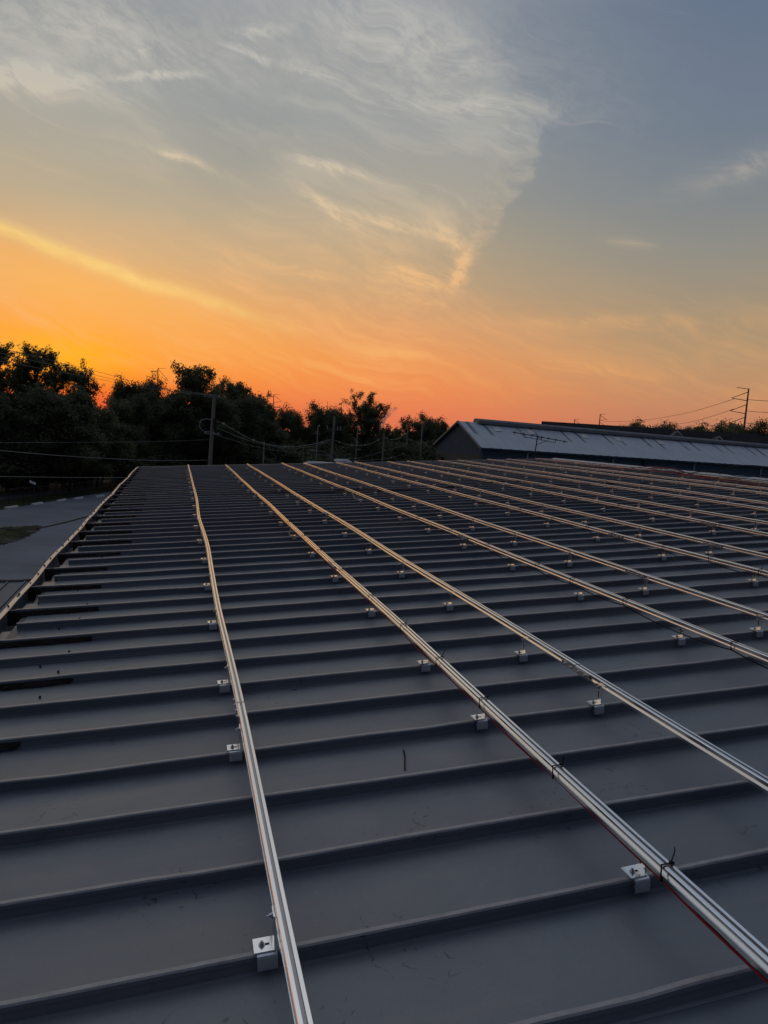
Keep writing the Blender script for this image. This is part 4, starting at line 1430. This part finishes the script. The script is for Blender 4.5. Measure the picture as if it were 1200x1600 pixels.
ribbed(0, 0, LN, 0, 0, lambda t: ZE, 0.30, 0.04, 0, -1).build('long_wall', M_SIDEB, sh)
ribbed(0, WD, 0, 0, 6.95, lambda t: ZE + RISE * (1 - abs(2 * t - 1)), 0.30, 0.04, -1, 0).build('gable_siding', M_SIDEG, sh)
ribbed(-0.004, WD, -0.004, 0, 0, lambda t: 6.95, 0.30, 0.04, -1, 0).build('lower_gable_siding', M_SIDET, sh)
ribbed(0, WD, LN, WD, 0, lambda t: ZE, 0.6, 0.04, 0, 1).build('back_wall', M_SIDEB, sh)
sl_ = math.hypot(WD / 2 + 0.25, RISE * (WD / 2 + 0.25) / (WD / 2))
ang = math.atan2(RISE, WD / 2)
# near slope: individual sheets, each ribbed, lapped
sheet_w = 1.0
for j in range(int(LN / sheet_w) + 1):
    mb = MB()
    xa = -0.25 + j * sheet_w
    n = 5
    for i in range(n + 1):
        xx = sheet_w * i / n
        zz_ = 0.028 if i == 0 or i == n else 0.0
        for s_ in (0.0, sl_ * 0.5, sl_):
            mb.v.append((xx, s_, zz_ + (0.004 if j % 2 else 0)))
    for i in range(n):
        for q in range(2):
            a = i * 3 + q
            mb.f.append((a, a + 3, a + 4, a + 1))
    o = mb.build('roof_sheet', M_FROOF, sh)
    for v_ in o.data.vertices:
        v_.co.x += xa
    o.location = (0, -0.25, ZE - 0.25 * RISE / (WD / 2) + 0.02)
    o.rotation_euler = (ang, 0, 0)
MB().poly([(-0.25, WD / 2, ZE + RISE + 0.01), (LN, WD / 2, ZE + RISE + 0.01), (LN, WD + 0.25, ZE - 0.12), (-0.25, WD + 0.25, ZE - 0.12)]).build('back_slope', M_SIDEG, sh)
mb = MB()
for q in (0, 1):
    y0_, y1_ = ((-0.27, WD / 2), (WD + 0.27, WD / 2))[q]
    za_, zb_ = ZE - 0.27 * RISE / (WD / 2), ZE + RISE
    mb.v += [(-0.32, y0_, za_ - 0.12), (-0.32, y0_, za_ + 0.06), (-0.32, y1_, zb_ + 0.06), (-0.32, y1_, zb_ - 0.12), (-0.24, y0_, za_ - 0.12), (-0.24, y0_, za_ + 0.06), (-0.24, y1_, zb_ + 0.06), (-0.24, y1_, zb_ - 0.12)]
    n = q * 8
    mb.f += [(n, n + 1, n + 2, n + 3), (n + 4, n + 7, n + 6, n + 5), (n + 1, n + 5, n + 6, n + 2), (n, n + 3, n + 7, n + 4)]
mb.build('gable_trim', M_VENT, sh)
mb = MB()
mb.sweep([(-0.42, -0.12), (-0.42, 0.14), (-0.25, 0.30), (0.25, 0.30), (0.42, 0.14), (0.42, -0.12)], [lambda a, b, x=x: (x, WD / 2 + a, ZE + RISE + 0.06 + b) for x in (1.6, 20, 40, LN)])
mb.f.append((5, 4, 3, 2, 1, 0))
mb.build('ridge_ventilator', M_VENT, sh)
MB().box(-0.25, LN, -0.40, -0.27, ZE - 0.26, ZE - 0.15).build('eave_gutter', M_SIDEG, sh)
for x in (4.65, 14.5, 25.3, 35.5, 46):
    MB().tube([(x, -0.14, 0), (x, -0.14, ZE - 0.45), (x, -0.33, ZE - 0.24)], 0.075, 6).build('downpipe', M_WHITE, sh)
MB().box(18.3, 18.42, -0.16, -0.045, 3, ZE - 0.2).build('conduit', M_FENCE, sh)
MB().box(13.0, 13.35, -0.14, -0.045, ZE - 0.95, ZE - 0.6).build('vent_louvre', M_POST, sh)
for x in (2.9, 6.6, 13.0, 17.2, 23.0):
    sk = MB().box(0, 0.75, sl_ - 1.35, sl_ - 0.62, 0.032, 0.05).build('skylight', M_SKYL, sh)
    sk.location = (x, -0.25, ZE - 0.25 * RISE / (WD / 2) + 0.02)
    sk.rotation_euler = (ang, 0, 0)
MB().tube([(-0.12, WD - 0.9, 6.5), (-0.35, WD - 0.9, 6.7), (-0.55, WD - 0.9, 6.55)], 0.05, 6).build('wall_lamp', M_FENCE, sh)
MB().box(-0.3, -0.06, WD - 1.3, WD - 0.7, 6.15, 6.5).build('meter_box', M_FENCE, sh)

# old television antenna standing between the two buildings
ta_ = at(840, 681, 47)
an = empty('television_antenna', (ta_.x, ta_.y, 0), 'old rooftop antenna with horizontal arms in front of the pale shed roof', 'antenna')
lean = 0.055 * ta_.z
MB().tube([(-0.3, 0, 0), (-0.16, 0, ta_.z - 2.5), (0, 0, ta_.z)], 0.035, 6).build('mast', M_FENCE, an)
MB().tube([(-1.75, 0.1, ta_.z + 0.12), (2.1, -0.1, ta_.z - 0.25)], 0.026, 5).build('boom', M_FENCE, an)
for x, L in ((-1.6, 0.5), (-1.0, 0.45), (-0.4, 0.4), (0.3, 0.4), (0.75, 0.35), (1.3, 0.3), (1.9, 0.28)):
    zz_ = ta_.z + 0.12 - (x + 1.75) * 0.096
    MB().tube([(x - 0.2 * L, -L, zz_ + 0.03), (x + 0.2 * L, L, zz_ + 0.03)], 0.014, 5).build('element', M_FENCE, an)
    MB().tube([(x, 0, zz_ - 0.14), (x, 0, zz_ + 0.08)], 0.02, 5).build('element_clamp', M_FENCE, an)
MB().tube([(-0.95, 0, ta_.z - 0.12), (1.3, 0, ta_.z - 0.36)], 0.018, 5).build('lower_boom', M_FENCE, an)
MB().tube([(-0.05, 0, ta_.z - 0.6), (0.7, 0, ta_.z - 0.25)], 0.018, 5).build('strut', M_FENCE, an)


# ================================================================== houses beyond the shed
def house(px, base_py, ridge_py, d, length, width, wall_h, label, name='house', rz=0.0, gable=False):
    rp = at(px, ridge_py, d)
    zr_ = rp.z
    o = empty(name, (rp.x, rp.y, 0), label, 'house', 'houses beyond the shed', rz)
    hw, hl = width / 2, length / 2
    MB().box(-hl + 0.3, hl - 0.3, -hw + 0.3, hw - 0.3, 0, wall_h).build('wall', M_HOUSE, o)
    mb = MB()
    mb.v += [(-hl, -hw, wall_h - 0.1), (hl, -hw, wall_h - 0.1), (hl, hw, wall_h - 0.1), (-hl, hw, wall_h - 0.1), (-hl, 0, zr_), (hl, 0, zr_)]
    mb.f += [(0, 1, 5, 4), (2, 3, 4, 5), (1, 2, 5), (3, 0, 4), (0, 3, 2, 1)]
    rf = mb.build('roof', M_SHING, o)
    return o, zr_, hw, hl


hA = house(1010, 690, 668, 150, 40, 14, 8.5, 'long dark shingled roof rising just above the shed ridge', 'row_house', rz=-0.52)
hB = house(1110, 690, 680, 128, 24, 11, 7.0, 'dark house roof with two white gabled dormers at right', 'house', rz=-0.62)
for px, py in ((1058, 676), (1123, 684.5)):
    p = at(px, py, 116)
    dm = empty('dormer_front', (p.x, p.y, p.z - 0.9), 'small white gable peak over the dark house roof, %s one' % ('left' if px < 1100 else 'right'), 'gable', 'white gables beyond the shed', rz=-0.5)
    mb = MB()
    mb.v += [(-0.95, -0.1, 0), (0.95, -0.1, 0), (0, -0.1, 0.95), (-0.95, 2.5, 0), (0.95, 2.5, 0), (0, 2.5, 0.95)]
    mb.f += [(0, 1, 2), (0, 3, 4, 1), (5, 4, 3)]
    mb.build('gable_wall', M_HOUSE, dm)
    mb = MB()
    for s_ in (-1, 1):
        n = len(mb.v)
        mb.v += [(s_ * 1.2, -0.35, -0.2), (0, -0.35, 1.0), (0, 2.6, 1.0), (s_ * 1.2, 2.6, -0.2), (s_ * 1.2, -0.35, -0.02), (0, -0.35, 1.2), (0, 2.6, 1.2), (s_ * 1.2, 2.6, -0.02)]
        mb.f += [(n, n + 1, n + 5, n + 4), (n + 4, n + 5, n + 6, n + 7), (n, n + 3, n + 2, n + 1), (n + 2, n + 3, n + 7, n + 6)]
    mb.build('gable_roof', M_SHING, dm)
    mb = MB()
    for s_ in (-1, 1):
        n = len(mb.v)
        mb.v += [(s_ * 1.2, -0.40, -0.16), (0, -0.40, 1.02), (0, -0.40, 1.22), (s_ * 1.2, -0.40, 0.02), (s_ * 1.2, -0.36, -0.16), (0, -0.36, 1.02), (0, -0.36, 1.22), (s_ * 1.2, -0.36, 0.02)]
        mb.f += [(n, n + 1, n + 2, n + 3), (n + 3, n + 2, n + 6, n + 7), (n, n + 4, n + 5, n + 1)]
    mb.build('bargeboard', M_WHITE, dm)
    MB().box(-0.16, 0.16, -0.14, -0.09, 0.2, 0.5).build('window', M_GLASS, dm)
    MB().box(-0.9, 0.9, 0.0, 2.4, -(p.z - 0.9), -0.02).build('wall_below', M_SHING, dm)
hC = house(1196, 705, 681, 125, 9, 8, 8.8, 'pale sided house at the right edge beyond the shed', 'house', rz=-0.9)

# pale roofs of things parked beyond the far edge
for (px, py, d, L, lab) in ((502, 721, 70, 1.7, 'pale curved tarpaulin roof just beyond the far roof edge'), (535, 717, 92, 1.1, 'small pale blue-grey canopy roof right of the lamp pole')):
    p = at(px, py, d)
    o = empty('canopy_roof', (p.x, p.y, 0), lab, 'canopy', 'pale canopies beyond the roof')
    mb = MB()
    prof = [(-1.0, -0.45), (-0.8, -0.2), (-0.4, -0.04), (0.0, 0.0), (0.4, -0.04), (0.8, -0.2), (1.0, -0.45)]
    for x, k in ((-1, 0.5), (-0.75, 0.9), (0, 1), (0.75, 0.9), (1, 0.5)):
        mb.v += [(x * L / 1.0, a * 1.4, p.z + b * 1.2 - (1 - k) * 0.45) for a, b in prof]
    for i in range(4):
        for k in range(6):
            a = i * 7 + k
            mb.f.append((a, a + 1, a + 8, a + 7))
    mb.build('cover', M_PALE, o, smooth=True)
    for x, y in ((-0.9, -1.2), (0.9, -1.2), (-0.9, 1.2), (0.9, 1.2)):
        MB().tube([(x * L, y, 0), (x * L, y, p.z - 0.45)], 0.05, 5).build('leg', M_POST, o)

# ================================================================== steam rising far behind the wood
st = at(604, 652, 420)
mb = MB()
for (dx, dz_, r) in ((-3.0, -2.5, 2.8), (-1.5, 0.2, 2.6), (0.5, 2.0, 2.4), (2.6, 3.6, 2.0), (5.0, 5.2, 1.5), (-3.8, -5.0, 3.0)):
    n0 = len(mb.v)
    mb.ball((dx, 0, dz_), r, 10)
pl = mb.build('steam_plume', M_WHITE)
rm = pl.modifiers.new('remesh', 'REMESH')
rm.mode = 'VOXEL'
rm.voxel_size = 0.5
pl.location = st
vm = bpy.data.materials.new('steam')
vm.use_nodes = True
vt = NT(vm.node_tree)
vm.node_tree.nodes.remove(vm.node_tree.nodes['Principled BSDF'])
pv = vt.node('ShaderNodeVolumePrincipled')
pv.inputs['Color'].default_value = (0.80, 0.86, 0.95, 1)
co = vt.node('ShaderNodeTexCoord').outputs['Object']
vt.put(pv.inputs['Density'], vt.step(vt.noise(co, 0.45, 4, 0.6), 0.4, 0.7, 0.02, 0.6))
vm.node_tree.links.new(pv.outputs[0], [n for n in vm.node_tree.nodes if n.type == 'OUTPUT_MATERIAL'][0].inputs['Volume'])
pl.data.materials[0] = vm
tag(pl, 'small bluish steam plume rising behind the wood', 'steam')
